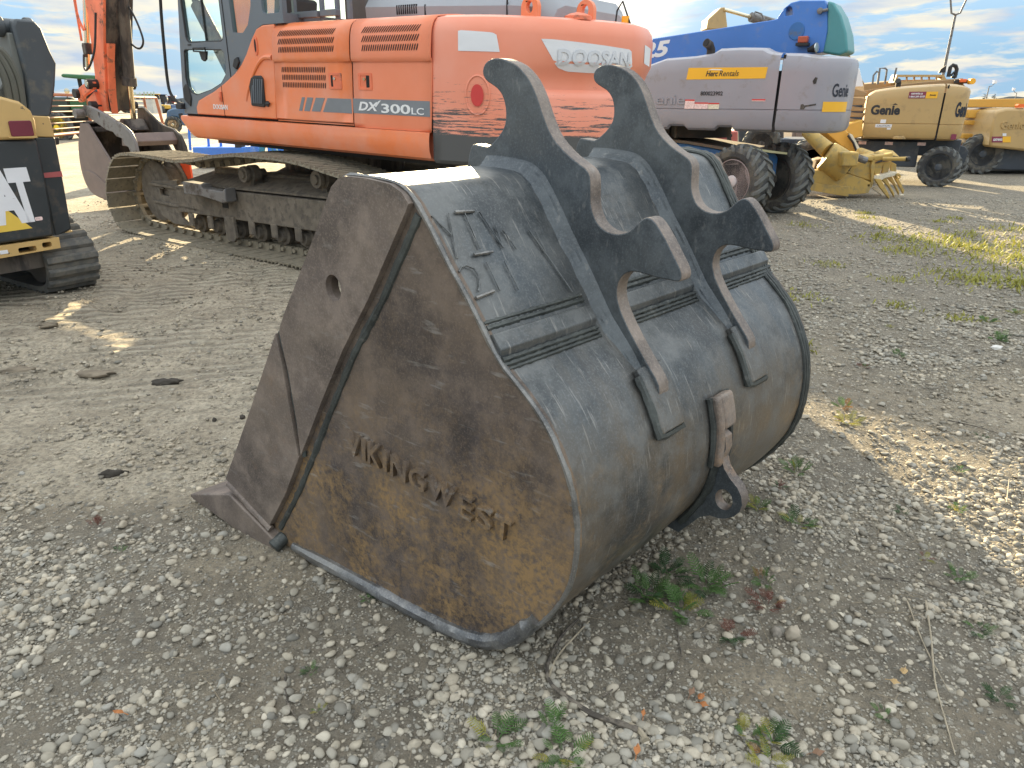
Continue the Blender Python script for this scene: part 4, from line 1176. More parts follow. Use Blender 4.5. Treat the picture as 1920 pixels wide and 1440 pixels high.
MB().tube(smooth_path([(-5.07, 1.26, 2.15), (-5.0, 1.2, 1.98), (-4.86, 1.16, 1.93), (-4.72, 1.18, 2.02), (-4.62, 1.24, 2.25), (-4.52, 1.3, 2.72)], 6), .016, 8).build('hydraulic_hose', BLACK, ex)
MB().tube(smooth_path([(-4.44, 1.72, 2.84), (-4.34, 1.72, 2.83), (-4.17, 1.72, 2.62), (-4.07, 1.72, 2.38), (-4.15, 1.72, 2.27), (-4.30, 1.72, 2.26), (-4.52, 1.72, 2.36)], 6), .015, 8).build('hydraulic_hose', BLACK, ex)
MB().prism([(-5.60, 1.52), (-5.55, 1.64), (-5.44, 1.68), (-5.05, 1.80), (-4.95, 1.76), (-4.98, 1.66), (-5.38, 1.54), (-5.46, 1.46), (-5.56, 1.45)], 1.26, 1.32).build('bucket_link', ORANGE2, ex, bevel=.01)
MB().prism([(-5.35, 1.50), (-5.05, 1.62), (-5.0, 1.45), (-5.02, 1.20), (-5.18, 1.25)], 1.30, 1.38).build('link_plate', ORANGE2, ex, bevel=.01)
for x_, z_ in ((-5.53, 1.58), (-5.03, 1.73), (-5.06, 1.42)): MB().cyl((x_, 1.20, z_), (x_, 1.95, z_), .075 if z_ > 1.5 else .06, 16).build('link_pin', BLACK, ex)
MB().lathe([(0, .01), (.0, .05), (.03, .06)], (-5.03, 1.19, 1.74), (0, 1, 0), 14).build('pin_cap', CHROME, ex)
fb = smooth_path([(-5.07, 1.15), (-5.27, .85), (-5.36, .52), (-5.33, .26), (-5.20, .10), (-5.0, .03), (-4.7, .02)], 3) + [(-4.62, .10), (-4.47, .45), (-4.33, .66), (-4.83, 1.16)]
fb = smooth_path([(-5.07, 1.15), (-5.27, .85), (-5.36, .52), (-5.33, .26), (-5.20, .10), (-5.0, .03), (-4.7, .0)], 3) + [(-4.05, .02), (-3.9, .08), (-4.15, .42), (-4.31, .65), (-4.83, 1.16)]
for y_ in (1.0, 2.06): MB().prism(fb, y_, y_ + .035).build('bucket_side', PINKST if y_ < 1.5 else DIRTY, ex, bevel=.006)
m = MB(); sp_ = smooth_path([(-4.95, 1.16), (-5.07, 1.15), (-5.27, .85), (-5.36, .52), (-5.33, .26), (-5.20, .10), (-5.0, .03), (-4.7, .0), (-4.05, .02)], 4)
m.grid(lambda i, j: Vector((sp_[j][0] + .02, [1.03, 2.07][i], sp_[j][1] + .01)), 2, len(sp_))
o = m.build('bucket_shell', DIRTY, ex); s_ = o.modifiers.new('sheet', 'SOLIDIFY'); s_.thickness = .02
MB().prism(smooth_path([(-5.31, .36), (-5.15, .42), (-4.9, .40), (-4.6, .28), (-4.4, .15), (-4.45, .05), (-4.9, .03), (-5.2, .12)], 3, True), .988, 1.0).build('bucket_wear_plate', PINKST, ex, bevel=.004)
MB().lathe([(0, .07), (0.0, .0)][::-1] + [(.02, .07), (.14, .07)], (-5.02, .93, 1.30), (0, 1, 0), 16).build('pin_boss', GREYST, ex)
th = [(-5.11, 1.34), (-5.02, 1.42), (-4.88, 1.42), (-4.65, 1.38), (-4.35, 1.31), (-4.11, 1.24), (-3.83, 1.16), (-3.68, 1.08), (-3.59, .95), (-3.57, .78), (-3.75, .76), (-3.80, .86), (-3.92, .90), (-3.96, .98), (-4.12, 1.0), (-4.2, 1.06), (-4.40, 1.08), (-4.66, 1.16), (-4.97, 1.26)]
MB().prism(th, 1.08, 1.13, 'y', [ell(-4.55, 1.29, .03, .045, 12)]).build('thumb_arm', GREYST, ex, bevel=.008)
thf = [(-5.0, 1.38), (-4.82, 1.39), (-4.5, 1.22), (-4.31, 1.14), (-3.98, 1.09), (-3.80, 1.0), (-3.71, .85), (-3.68, .70), (-3.95, .70), (-4.05, .84), (-4.2, .92), (-4.5, .98), (-5.1, 1.04)]
MB().prism(thf, 1.92, 1.97, 'y', [ell(-4.25, 1.0, .02, .04, 12)]).build('thumb_arm', DIRTY, ex, bevel=.008)
MB().prism([(-4.10, .86), (-4.06, 1.03), (-3.95, 1.05), (-3.86, .93), (-3.9, .86)], 1.13, 1.92).build('thumb_crossbar', PINKST, ex, bevel=.01)
MB().box(-5.15, -4.85, 1.12, 1.95, 1.02, 1.10).prism([(-4.95, 1.05), (-4.9, 1.22), (-4.7, 1.22), (-4.55, 1.05)], 1.55, 1.85).build('thumb_mount', DIRTY, ex, bevel=.02, kind='stuff')
MB().box(-4.25, -3.95, 2.10, 2.13, .1, .66).build('far_side_cutter', paint('bright_orange_red', (.8, .10, .03), .5), ex)
# ------------------------------------------------------------------ machines behind
def at(px, py, Y):
    """the world point at depth Y metres seen at photograph pixel (px, py)"""
    a, b = (px - 960) / 1331.0, (720 - py) / 1331.0
    c, s = math.cos(PITCH), math.sin(PITCH)
    r = Vector((a, c + b * s, b * c - s))
    return Vector((0, 0, CAMH)) + r * (Y / r.y)
def slab(px, Y, th, holes=()):
    """a plate facing the yard entrance at depth Y, th metres thick; outline given in photograph pixels"""
    P = [at(a, b, Y) for a, b in px]
    return MB().prism([(p.x, p.z) for p in P], Y, Y + th, 'y', [[(at(a, b, Y).x, at(a, b, Y).z) for a, b in h] for h in holes])
RUBBER = paint('tyre_rubber', (.045, .046, .048), .8, .25, 6, dirt=(.13, .12, .10), dirt_at=.52, dscale=5, bump=.3)
LUGR = paint('dusty_tyre_lug', (.13, .135, .13), .85, .2, 8, bump=.3)
def tyre(parent, c, axis, R_, w, rimmat, hubmat=None, nl=22, rim=.58, name='wheel'):
    """a wheel: empty at its hub > tyre, rim, hub"""
    c = Vector(c); ax = Vector(axis).normalized()
    u = ax.cross(Vector((0, 0, 1))).normalized(); up_ = u.cross(ax)
    e = frame(name, c, u, ax, u.cross(ax)); e.parent = parent
    m = MB()
    h = w / 2
    prof = [(-h * .80, R_ * rim), (-h * .98, R_ * .70), (-h, R_ * .84), (-h * .86, R_ * .94), (-h * .5, R_ * .965), (0, R_ * .97), (h * .5, R_ * .965), (h * .86, R_ * .94), (h, R_ * .84), (h * .98, R_ * .70), (h * .8, R_ * rim)]
    m.lathe(prof, (0, 0, 0), (0, 1, 0), 48)
    m.build('tyre', RUBBER, e)
    m = MB()
    for k in range(nl):
        for sg in (-1, 1):
            a0 = 2 * math.pi * (k + (.5 if sg > 0 else 0)) / nl; da = .30
            pts = []
            for f, (yy, rr) in enumerate(((h * 1.0, .86), (h * .86, .955), (h * .45, .985), (h * .04, .99))):
                a = a0 + da * f / 3
                for hw_ in (-.048, .048):
                    for r2 in (rr * R_ * .965, rr * R_ + .018):
                        pts.append((r2 * math.cos(a + hw_ * (22 / nl)), sg * yy, r2 * math.sin(a + hw_ * (22 / nl))))
            fs = []
            for f in range(3):
                b = f * 4
                fs += [(b, b + 1, b + 5, b + 4), (b + 1, b + 3, b + 7, b + 5), (b + 3, b + 2, b + 6, b + 7), (b + 2, b, b + 4, b + 6)]
            fs += [(0, 2, 3, 1), (12, 13, 15, 14)]
            m.add(pts, fs)
    m.build('tread', LUGR, e, kind='stuff')
    m = MB().lathe([(-h * .80, R_ * rim), (-h * .86, R_ * rim * .97), (-h * .55, R_ * rim * .90), (-h * .1, R_ * rim * .84), (-h * .1, R_ * .12), (h * .6, R_ * .12), (h * .8, R_ * rim)], (0, 0, 0), (0, 1, 0), 40)
    m.build('rim', rimmat, e)
    m = MB().lathe([(-h * .1, R_ * .22), (-h * .45, R_ * .21), (-h * .5, R_ * .19), (-h * .9, R_ * .17), (-h * .95, R_ * .13), (-h * .95, .01)], (0, 0, 0), (0, 1, 0), 24)
    m.build('hub', hubmat or rimmat, e)
    m = MB()
    for k in range(10):
        a = 2 * math.pi * k / 10
        m.cyl((R_ * .33 * math.cos(a), -h * .1, R_ * .33 * math.sin(a)), (R_ * .33 * math.cos(a), -h * .1 - .03, R_ * .33 * math.sin(a)), .013, 6)
    m.build('wheel_bolts', LUGR, e, kind='stuff')
    return e
GENIEG = paint('silver_grey_plastic', (.30, .295, .335), .42, .05, 1.2, dirt=(.26, .24, .235), dirt_at=.62, dscale=4, coat=.25, bump=.04)
BLUE = paint('boom_blue_paint', (.055, .19, .56), .42, .08, 1.5, dirt=(.12, .22, .50), dirt_at=.6, coat=.2, bump=.05)
BLUED = paint('chassis_blue_paint', (.035, .15, .40), .5, .1, 3, dirt=(.14, .15, .16), dirt_at=.6, bump=.1)
TEAL = paint('teal_end_cap', (.07, .26, .28), .4, .06, bump=.05)
YELD = paint('yellow_decal', (.85, .46, .03), .45, .03, bump=0)
BLKP = paint('black_print', (.025, .025, .03), .5, bump=0)
REDP = paint('warning_decal', (.80, .60, .58), .5, .25, 60, bump=0)
CREAMD = paint('cream_decal', (.72, .66, .52), .5, .2, 60, bump=0)
# ---- silver-grey boom lift
bl = thing('boom_lift', 'telescopic boom lift with silver-grey cowling, blue boom and an orange-yellow rental band', 'boom lift',
           G=(3.541, 10.892, 0), X=Vector((.8312, -.556, -.0054)), Y=Vector((.556, .8312, 0)), U=Vector((.0045, -.003, 1)))
TOP = [(-2.8, 2.0), (-2.2, 2.03), (-1.75, 2.12), (-1.50, 2.195), (-1.05, 2.215), (-.79, 2.245), (-.68, 2.305), (-.4, 2.31), (-.07, 2.295), (.02, 2.25), (.1, 2.23), (.24, 2.222)]
def cowl(name, xs, top, zb, depth, mat, corner=None, frm=None, notch=()):
    """hollow-looking moulded cover: side wall with rolled edges top and bottom; corner: radius at the last x"""
    def zt(x):
        for a, b in zip(top, top[1:]):
            if a[0] <= x <= b[0]: return a[1] + (b[1] - a[1]) * (x - a[0]) / (b[0] - a[0])
        return top[-1][1] if x > top[-1][0] else top[0][1]
    plan = [(x, 0.0, 0.0) for x in xs]
    if corner:
        x1 = xs[-1]
        for k in range(1, 9):
            a = R(90 * k / 8); plan.append((x1 + corner * math.sin(a), corner * (1 - math.cos(a)), 90 * k / 8))
        for k in range(1, 6): plan.append((x1 + corner + .01, corner + (depth - 2 * corner) * k / 5, 90))
        for k in range(1, 9):
            a = R(90 * k / 8); plan.append((x1 + corner * math.cos(a), depth - corner + corner * math.sin(a), 90 + 90 * k / 8))
    m = MB()
    rows = [(.10, 0.0), (.03, .03), (0, .09), (0, .40), (0, .42), (.012, .425), (.012, .45), (0, .47), (0, .5), (0, .75), (.0, .90), (.025, .965), (.09, 1.0), (.35, 1.03)]
    def g(i, j):
        x, y, a = plan[i]; ins, f = rows[j]
        z1 = zt(min(x, top[-1][0])); 
        zbb = zb + sum(nh for (na, nb, nh) in notch if na <= x <= nb)
        if j < 3: z = zbb + f
        elif j < 9: z = zb + .29 + (f - .42) * .35
        else: z = z1 - (1 - f) * (z1 - zb) * .9 if f < 1 else z1 + (f - 1) * .5
        nx_, ny_ = math.sin(R(a)), -math.cos(R(a))
        return Vector((x - nx_ * ins, y - ny_ * ins, z))
    m.grid(g, len(plan), len(rows))
    return m.build(name, mat, frm)
cowl('side_cowling', [-2.8, -2.2, -1.9, -1.75, -1.5, -1.40, -1.36, -1.14, -1.08, -1.04, -.79, -.68, -.66, -.60, -.40, -.36, -.3, -.07, .02, .1, .195], TOP, 1.19, 2.3, GENIEG, None, bl, ((-1.38, -1.10, .05), (-.62, -.38, .05)))
cowl('rear_cowling', [.235, .3, .45, .6, .70], [(.23, 2.222), (.45, 2.21), (.70, 2.17)], 1.19, 1.1, GENIEG, .38, bl)
MB().box(-2.7, .22, .10, 2.2, 1.25, 2.0).box(.22, .65, .10, .95, 1.25, 2.05).build('engine_bay', BLACK, bl)
MB().prism([(.198, 1.19), (.232, 1.19), (.262, 1.8), (.262, 2.2), (.23, 2.2), (.225, 1.8)], .008, .05).build('cowling_gap', DARKSLOT, bl)
MB().prism([(-1.14, 1.895), (-1.12, 2.055), (.035, 2.045), (.02, 1.90)], -.004, .004).build('decal', YELD, bl, label='orange-yellow rental company band')
text('Herc', BLKP, bl, .18, .075, side(-.845, -.005, 1.935), bold=.02, shear=.25)
text('Rentals', BLKP, bl, .29, .075, side(-.650, -.005, 1.935), shear=.25)
MB().prism([(-.83, 2.02), (-.76, 2.035), (-.64, 2.03), (-.6, 2.015), (-.7, 2.018)], -.007, -.004).build('decal_swoosh', WHITEP, bl)
text('800023902', BLKP, bl, .335, .058, side(-.90, -.002, 1.675), bold=.02)
for x0, x1, z0, z1, mt, nm in ((-1.13, -.98, 1.49, 1.62, REDP, 'tall white and red warning decal'), (-.975, -.77, 1.49, 1.58, REDP, 'wide white and red warning decal'), (-.765, -.60, 1.49, 1.575, CREAMD, 'cream warning decal'), (-.13, .06, 1.60, 1.63, REDP, 'narrow pink decal')):
    MB().box(x0, x1, -.006, .0, z0, z1).build('decal', mt, bl, label=nm)
    MB().box(x0, x1, -.008, -.006, z1 - .018, z1).build('decal_header', REDL, bl)
for k, (ch, x0, w_) in enumerate((('e', -1.60, .13), ('n', -1.45, .12), ('i', -1.31, .03), ('e', -1.26, .13))):
    text(ch, GENIEG, bl, w_, .10 if ch != 'i' else .14, side(x0, 0.0, 1.55), name='moulded_letter', depth=.012, bold=.01)
text('Genie', paint('faded_blue_black_print', (.06, .07, .10), .5, bump=0), bl, .42, .17, lambda a, b, d: Vector((.70 + .383 * math.sin(.62 + a / .52), .38 - .385 * math.cos(.62 + a / .52), 1.66 + b)) , name='lettering', bold=.02, depth=.0)
MB().grid(lambda i, j: Vector((.70 + .386 * math.sin(i * .16 + .36), .38 - .386 * math.cos(i * .16 + .36), 1.47 + .13 * j)), 8, 2).build('decal', YELD, bl, label='yellow corner decal')
MB().prism([(.55, 1.50), (.55, 1.56), (.58, 1.57), (.60, 1.55), (.75, 1.575), (.75, 1.555), (.62, 1.53), (.60, 1.5)], -.002, .003).build('scuff', DIRTY, bl)
MB().prism([(.66, 1.86), (.69, 1.91), (.72, 1.90), (.71, 1.83), (.68, 1.82)], -.003, .003).build('scuff', DIRTY, bl)
MB().tube([(-.93, .35, 2.15), (-.93, .35, 2.31), (-.94, .30, 2.37), (-.97, .22, 2.40)], [.062] * 4, 18).build('exhaust_pipe', DIRTY, bl)
MB().cyl((-.966, .225, 2.398), (-.971, .215, 2.402), .055, 18).build('exhaust_opening', DARKSLOT, bl)
# boom
by0, by1 = 1.2, 1.72
bo = [(-4.6, 2.30), (-2.34, 2.55), (-.33, 2.745), (-.25, 2.76), (-.22, 2.82), (-.17, 2.90), (-.08, 2.965), (.05, 2.99), (.40, 2.97), (.44, 2.90), (.50, 2.6), (.50, 2.28), (.0, 2.22), (-2.31, 2.14), (-4.6, 1.9)]
MB().prism(bo, by0, by1, 'y', [[(-.14, 2.90), (-.10, 2.92), (-.06, 2.90), (-.03, 2.80), (-.14, 2.79)]]).build('boom', BLUE, bl, bevel=.015)
MB().prism([(.44, 2.96), (.53, 2.93), (.66, 2.76), (.77, 2.52), (.83, 2.28), (.72, 2.23), (.48, 2.27), (.50, 2.55)], by0 - .02, by1 + .02).build('boom_end_cap', TEAL, bl, bevel=.03, seg=3)
MB().prism(ell(.06, 2.58, .115, .125, 28), by0 - .012, by0).build('boom_pivot_cover', BLUED, bl, bevel=.006)
text('125', WHITEP, bl, .66, .245, lambda a, b, d: Vector((-2.60 + a, by0 - d, 2.235 + a * .085 + b)), bold=.04, shear=.2)
MB().lathe([(0, .03), (-.03, .045), (-.06, .04), (-.07, .0)], (.36, by0, 2.83), (0, 1, 0), 14).cyl((.4, by0 - .04, 2.83), (.47, by0 - .04, 2.84), .022, 10).build('pin_boss', GREYST, bl, kind='stuff')
MB().box(.12, .26, by0 - .12, by0 - .02, 2.41, 2.50).build('beacon_lens', paint('red_brown_lens', (.45, .09, .04), .3, bump=0), bl, bevel=.012)
MB().box(.10, .28, by0 - .13, by0, 2.37, 2.41).cyl((.28, by0 - .07, 2.31), (.40, by0 - .10, 2.34), .03, 14, .07).build('lamp_bracket', BLACK, bl, kind='stuff')
MB().lathe([(0, .07), (.012, .065), (.02, .0)], (.40, by0 - .10, 2.34), (.96, -.24, .1), 18).build('work_lamp_lens', paint('lamp_glass', (.7, .72, .74), .1, metal=.6, bump=0), bl)
# chassis
MB().prism([(-3.2, .50), (.10, .50), (.10, .74), (-.32, .85), (-1.2, .955), (-3.2, 1.10)], .55, 1.75).build('chassis', BLUED, bl, bevel=.02)
MB().prism([(-3.2, 1.104), (-1.2, .959), (-.32, .854), (-.32, .90), (-1.2, 1.0), (-3.2, 1.15)], .50, 1.78).build('chassis_deck', paint('dusty_brown_deck', (.20, .165, .135), .8, .2), bl)
MB().cyl((-1.3, 1.1, 1.05), (-1.3, 1.1, 1.25), .55, 28).build('slew_ring', BLACK, bl)
MB().box(-1.42, -1.38, .4, .44, 1.05, 1.25).box(-1.62, -1.58, .6, .64, 1.05, 1.25).build('support_post', DIRTY, bl, kind='stuff')
PINKRIM = paint('dusty_pink_rim', (.46, .38, .37), .65, .12, 6, dirt=(.46, .38, .37), dirt_at=.55, bump=.1)
inv = bl.matrix_world.inverted()
def inl(p): return inv @ Vector(p)
rot = inv.to_3x3()
axw = rot @ Vector((math.sin(R(54)), math.cos(R(54)), 0))
tyre(bl, inl((3.37, 10.93, .50)), axw, .51, .40, PINKRIM, paint('pale_hub', (.55, .50, .50), .6, .1), 20, .62)
tyre(bl, inl((4.12, 11.38, .50)), axw, .51, .40, DIRTY, DIRTY, 20, .62)
br = MB()
P0_ = inl((3.62, 11.15, 0)); P1_ = inl((4.02, 11.28, 0))
d_ = (P1_ - P0_).normalized(); 
def bpt(t, z): q = P0_ + d_ * t; return Vector((q.x, q.y, z))
bw = Vector((d_.y, -d_.x, 0)) * .03
o2 = [(0.02, .92), (.36, .86), (.42, .80), (.44, .66), (.42, .48), (.34, .30), (.18, .16), (.14, .30), (.10, .6)]
MB().add([bpt(a, b) + bw for a, b in o2] + [bpt(a, b) - bw for a, b in o2], [tuple(range(9)), tuple(range(17, 8, -1))] + [(i, (i + 1) % 9, 9 + (i + 1) % 9, 9 + i) for i in range(9)]).build('axle_bracket', BLUED, bl, bevel=.008)
for zc in (.70, .46):
    MB().add([bpt(.30 + .035 * math.cos(a), zc + .07 * math.sin(a)) + bw * 1.2 for a in [2 * math.pi * i / 10 for i in range(10)]] + [bpt(.30 + .035 * math.cos(a), zc + .07 * math.sin(a)) + bw * .9 for a in [2 * math.pi * i / 10 for i in range(10)]], [tuple(range(10)), tuple(range(19, 9, -1))] + [(i, (i + 1) % 10, 10 + (i + 1) % 10, 10 + i) for i in range(10)]).build('bracket_hole', DARKSLOT, bl)
MB().add([bpt(-.3, .98), bpt(.10, .93), bpt(.40, .90), bpt(.38, .90) + bw * 9, bpt(.1, .93) + bw * 9, bpt(-.3, .98) + bw * 9] + [q - Vector((0, 0, .03)) for q in [bpt(-.3, .98), bpt(.10, .93), bpt(.40, .90), bpt(.38, .90) + bw * 9, bpt(.1, .93) + bw * 9, bpt(-.3, .98) + bw * 9]], [(0, 1, 2, 3, 4, 5), (11, 10, 9, 8, 7, 6)] + [(i, (i + 1) % 6, 6 + (i + 1) % 6, 6 + i) for i in range(6)]).build('axle_top', paint('pale_yellow_top', (.50, .48, .28), .5), bl)
for x_ in (-2.9,):
    tyre(bl, (x_, .35, .5), (0, 1, 0), .5, .4, PINKRIM, None, 20, .6); tyre(bl, (x_, 2.1, .5), (0, 1, 0), .5, .4, PINKRIM, None, 20, .6)
# platform-end lift behind: tan jib and cylinder seen over the blue boom
TAN = paint('tan_cowling', (.47, .315, .13), .42, .05, 1.5, dirt=(.38, .26, .12), dirt_at=.6, coat=.25, bump=.04)
TAND = paint('dark_tan_boom', (.36, .22, .10), .5, .08, 2, bump=.05)
OCHRE = paint('ochre_yellow_boom', (.62, .34, .06), .45, .08, 2, bump=.05)
YELM = paint('dusty_yellow_paint', (.50, .33, .09), .6, .12, 3, dirt=(.36, .27, .12), dirt_at=.55, dscale=8, bump=.15)
NAVY = paint('dark_chassis_paint', (.045, .055, .07), .5, .15, 3, dirt=(.10, .10, .10), dirt_at=.6, bump=.1)
jb = thing('boom_lift', 'tan folded jib with a steel ram rising behind the blue boom', 'boom lift', G=(5.2, 15.6, 0), yaw=0)
def under(o, parent):
    """parent a world-placed mesh to a thing's empty"""
    o.parent = parent; o.matrix_parent_inverse = Matrix.Identity(4)
    o.data.transform(parent.matrix_world.inverted()); return o
bpy.context.view_layer.update()
under(slab([(1325, 55), (1328, 36), (1352, 14), (1360, 13), (1364, 48), (1364, 55)], 15.6, .5).build('jib_plate', TAN, None, bevel=.02), jb)
under(MB().cyl(at(1357, 18, 15.6), at(1408, 32, 15.8), .035, 10).build('ram_rod', CHROME, None), jb)
under(MB().cyl(at(1408, 32, 15.8), at(1450, 44, 16), .09, 12).tube([at(1412, 30, 15.7), at(1416, 22, 15.7), at(1428, 26, 15.7), at(1432, 36, 15.7)], .015, 6).build('ram_barrel', GREYST, None, kind='stuff'), jb)
under(MB().beam(at(1345, 60, 15.9), Vector((4.4, 15.9, .7)), .5, .4).box(4.0, 5.4, 15.6, 16.4, .3, .62).build('mast', NAVY, None, kind='stuff'), jb)
for x_ in (3.9, 6.1): tyre(jb, Vector((x_, 15.2, .45)) - Vector((5.2, 15.6, 0)), (0, 1, 0), .45, .3, DIRTY, None, 18)
# ---- tan boom lift on the right
tb = thing('boom_lift', 'tan articulated boom lift with dark chassis and a maroon rental sticker, nearest on the right', 'boom lift',
           G=(8.665, 14.783, 0), X=Vector((.9155, -.4023, 0)), Y=Vector((.4023, .9155, 0)), U=Vector((0, 0, 1)))
T1 = [(-1.66, 1.66), (-1.60, 1.74), (-1.50, 1.80), (-1.25, 1.84), (-.97, 1.87), (-.6, 1.895), (-.25, 1.91)]
cowl('side_cowling', [-1.62, -1.58, -1.5, -1.25, -1.1, -1.05, -.97, -.9, -.86, -.6, -.295], T1, .885, 1.7, TAN, None, tb)
cowl('rear_cowling', [-.262, -.2, -.08], [(-.27, 1.91), (0, 1.89), (.3, 1.84)], .875, 1.7, TAN, .26, tb)
MB().prism([(-1.60, .90), (-1.56, .90), (-1.56, 1.72), (-1.64, 1.70), (-1.63, 1.35)], .01, 1.6).build('front_cowling_wall', TAN, tb, bevel=.01)
MB().box(-1.5, .0, .08, 1.6, .92, 1.75).build('engine_bay', BLACK, tb)
MB().prism([(-.295, .89), (-.262, .88), (-.24, 1.5), (-.225, 1.90), (-.25, 1.90), (-.27, 1.5)], .006, .04).build('cowling_gap', DARKSLOT, tb)
def genie(parent, x, y, z, w_, h_, mat, fnm=None, nm='lettering'):
    text('Genie', mat, parent, w_, h_, fnm or side(x, y, z), bold=.045, name=nm)
genie(tb, -1.53, -.002, 1.345, .53, .19, BLKP)
MB().prism([(-1.16, 1.535), (-1.11, 1.565), (-1.06, 1.535)], -.006, -.002).build('lettering_accent', BLKP, tb)
genie(tb, 0, 0, 0, .30, .28, paint('navy_print', (.05, .065, .10), .45, bump=0), lambda a, b, d: Vector((-.08 + .262 * math.sin(.15 + a / .262), .26 - .264 * math.cos(.15 + a / .262), 1.31 + b)))
MAROON = paint('maroon_decal', (.22, .035, .07), .45, bump=0)
MB().box(-.90, -.60, -.005, .0, 1.655, 1.775).build('decal', MAROON, tb, label='maroon rental sticker')
MB().box(-.60, -.40, -.005, .0, 1.655, 1.775).build('decal', YELD, tb, label='yellow end of the rental sticker')
text('catrents.ca', WHITEP, tb, .20, .035, side(-.86, -.006, 1.725), bold=.02)
text('1-866-285-5550', WHITEP, tb, .27, .035, side(-.885, -.006, 1.67), bold=.02)
text('Rental', BLKP, tb, .10, .03, side(-.53, -.006, 1.70), bold=.02)
for x0, x1, z0, z1 in ((-1.32, -1.22, 1.19, 1.26), (-1.40, -1.10, 1.11, 1.17), (-1.18, -1.11, 1.07, 1.10)): MB().box(x0, x1, -.004, 0, z0, z1).build('decal', WHITE, tb)
text('CAUTION', BLKP, tb, .24, .03, side(-1.37, -.005, 1.125))
MB().box(-.02, .07, -.004, .008, .90, 1.0).build('decal', MAROON, tb, label='small maroon corner sticker')
MB().prism([(-1.05, .89), (-1.02, .95), (-.84, .95), (-.80, .89)], -.015, .01).build('latch_bump', TAN, tb, bevel=.01)
MB().tube([(-1.10, .4, 1.80), (-1.10, .4, 1.95), (-1.12, .33, 1.985)], .05, 14).build('exhaust_pipe', BLACK, tb)
MB().box(-3.2, -.5, .35, 1.5, .33, .84).box(-2.6, .25, .55, 1.3, .55, .875).build('chassis', NAVY, tb, bevel=.02, kind='stuff')
for x0 in (-1.65, -1.15, -.55): MB().box(x0, x0 + .15, .342, .35, .76, .82).build('decal', REDP, tb)
sax = (math.sin(R(14)), math.cos(R(14)), 0)
tyre(tb, (-.10, .12, .37), sax, .385, .26, NAVY, NAVY, 16, .62)
tyre(tb, (.15, 1.25, .37), sax, .385, .26, NAVY, NAVY, 16, .62)
tyre(tb, (-2.9, .12, .37), sax, .385, .26, NAVY, NAVY, 16, .62)
MB().prism([(.12, .80), (.34, .74), (.42, .66), (.40, .45), (.30, .28), (.22, .35), (.10, .6)], .62, .68).build('axle_bracket', NAVY, tb, bevel=.01)
MB().prism([(-1.75, 1.80), (-1.0, 1.93), (.05, 2.03), (.10, 1.95), (.05, 1.88), (-1.7, 1.70)], .7, 1.0).build('upper_boom', TAND, tb, bevel=.01)
MB().box(-.10, .22, .55, .70, 1.93, 2.0).build('lamp_bar', DIRTY, tb, bevel=.01)
MB().box(-.02, .10, .52, .60, 1.95, 2.01).build('beacon_lens', paint('orange_lens', (.85, .16, .03), .3, bump=0), tb, bevel=.01)
MB().cyl((.16, .60, 1.965), (.20, .45, 1.965), .055, 16).build('work_lamp', AMBER, tb)
# stacked folded arms on its left
for k, (a, b) in enumerate(((168, 180), (183, 196), (198, 208), (210, 219), (221, 232))):
    under(slab([(1596 - k, a - (4 if k == 0 else 0)), (1626 - k, a + (2 if k % 2 else 5)), (1622 - k, b + 1), (1594 - k, b)], 15.4 + .03 * k, .4).build('folded_arm', TAND, None, bevel=.012), tb)
under(slab([(1592, 232), (1618, 224), (1618, 256), (1584, 264), (1580, 252)], 15.3, .4).build('lower_arm', OCHRE, None, bevel=.02), tb)
under(slab([(1604, 130), (1612, 128), (1617, 150), (1619, 162), (1602, 163)], 15.6, .2).build('control_box', WHITE, None, bevel=.01), tb)
under(MB().beam(at(1585, 100, 15.9), at(1616, 160, 15.7), .10, .10).build('jib_strut', TAND, None), tb)
# ---- tan wheeled machine behind with rails and a barred rack
dk = thing('service_rig', 'tan deck with a barred rack and thin grab rails behind the tan boom lift', 'machine', G=(12.5, 21, 0), yaw=0)
bpy.context.view_layer.update()
under(slab([(1676, 155), (1682, 140), (1770, 140), (1776, 152), (1772, 158), (1690, 163)], 21, .3, [[(1684, 144), (1767, 144), (1765, 149), (1684, 153)]]).build('rack_frame', TAN, None), dk)
for k in range(5): under(slab([(1700 + 14 * k, 142), (1702 + 14 * k, 142), (1702 + 14 * k, 153), (1700 + 14 * k, 153)], 21.05, .05).build('rack_bar', TAND, None), dk)
under(slab([(1620, 158), (1690, 150), (1800, 148), (1815, 170), (1815, 205), (1620, 205)], 21.5, 1.2).build('deck', TAND, None), dk)
under(MB().box(9.5, 13.6, 21.6, 23, .4, 1.5).build('chassis', NAVY, None), dk)
for pts in ([(1636, 158), (1638, 141), (1644, 134), (1648, 136), (1645, 158)], [(1646, 158), (1650, 128), (1660, 128), (1663, 131), (1659, 158)], [(1675, 152), (1681, 127)]):
    under(MB().tube([at(a, b, 21) for a, b in pts], .025, 6).build('grab_rail', GREYST, None), dk)
under(slab([(1760, 137), (1764, 130), (1775, 122), (1773, 136)], 21, .05).build('mirror', BLACK, None), dk)
under(MB().tube([at(a, b, 21) for a, b in ((1778, 144), (1782, 126), (1786, 122), (1792, 124), (1794, 130), (1790, 146))], .05, 6).tube([at(a, b, 21) for a, b in ((1783, 142), (1788, 136), (1794, 140), (1790, 146), (1784, 144))], .03, 6).build('hose_loop', BLACK, None, kind='stuff'), dk)
for x_ in (10.2, 12.9): tyre(dk, Vector((x_, 21.6, .5)) - Vector((12.5, 21, 0)), (0, 1, 0), .5, .35, NAVY, None, 16)
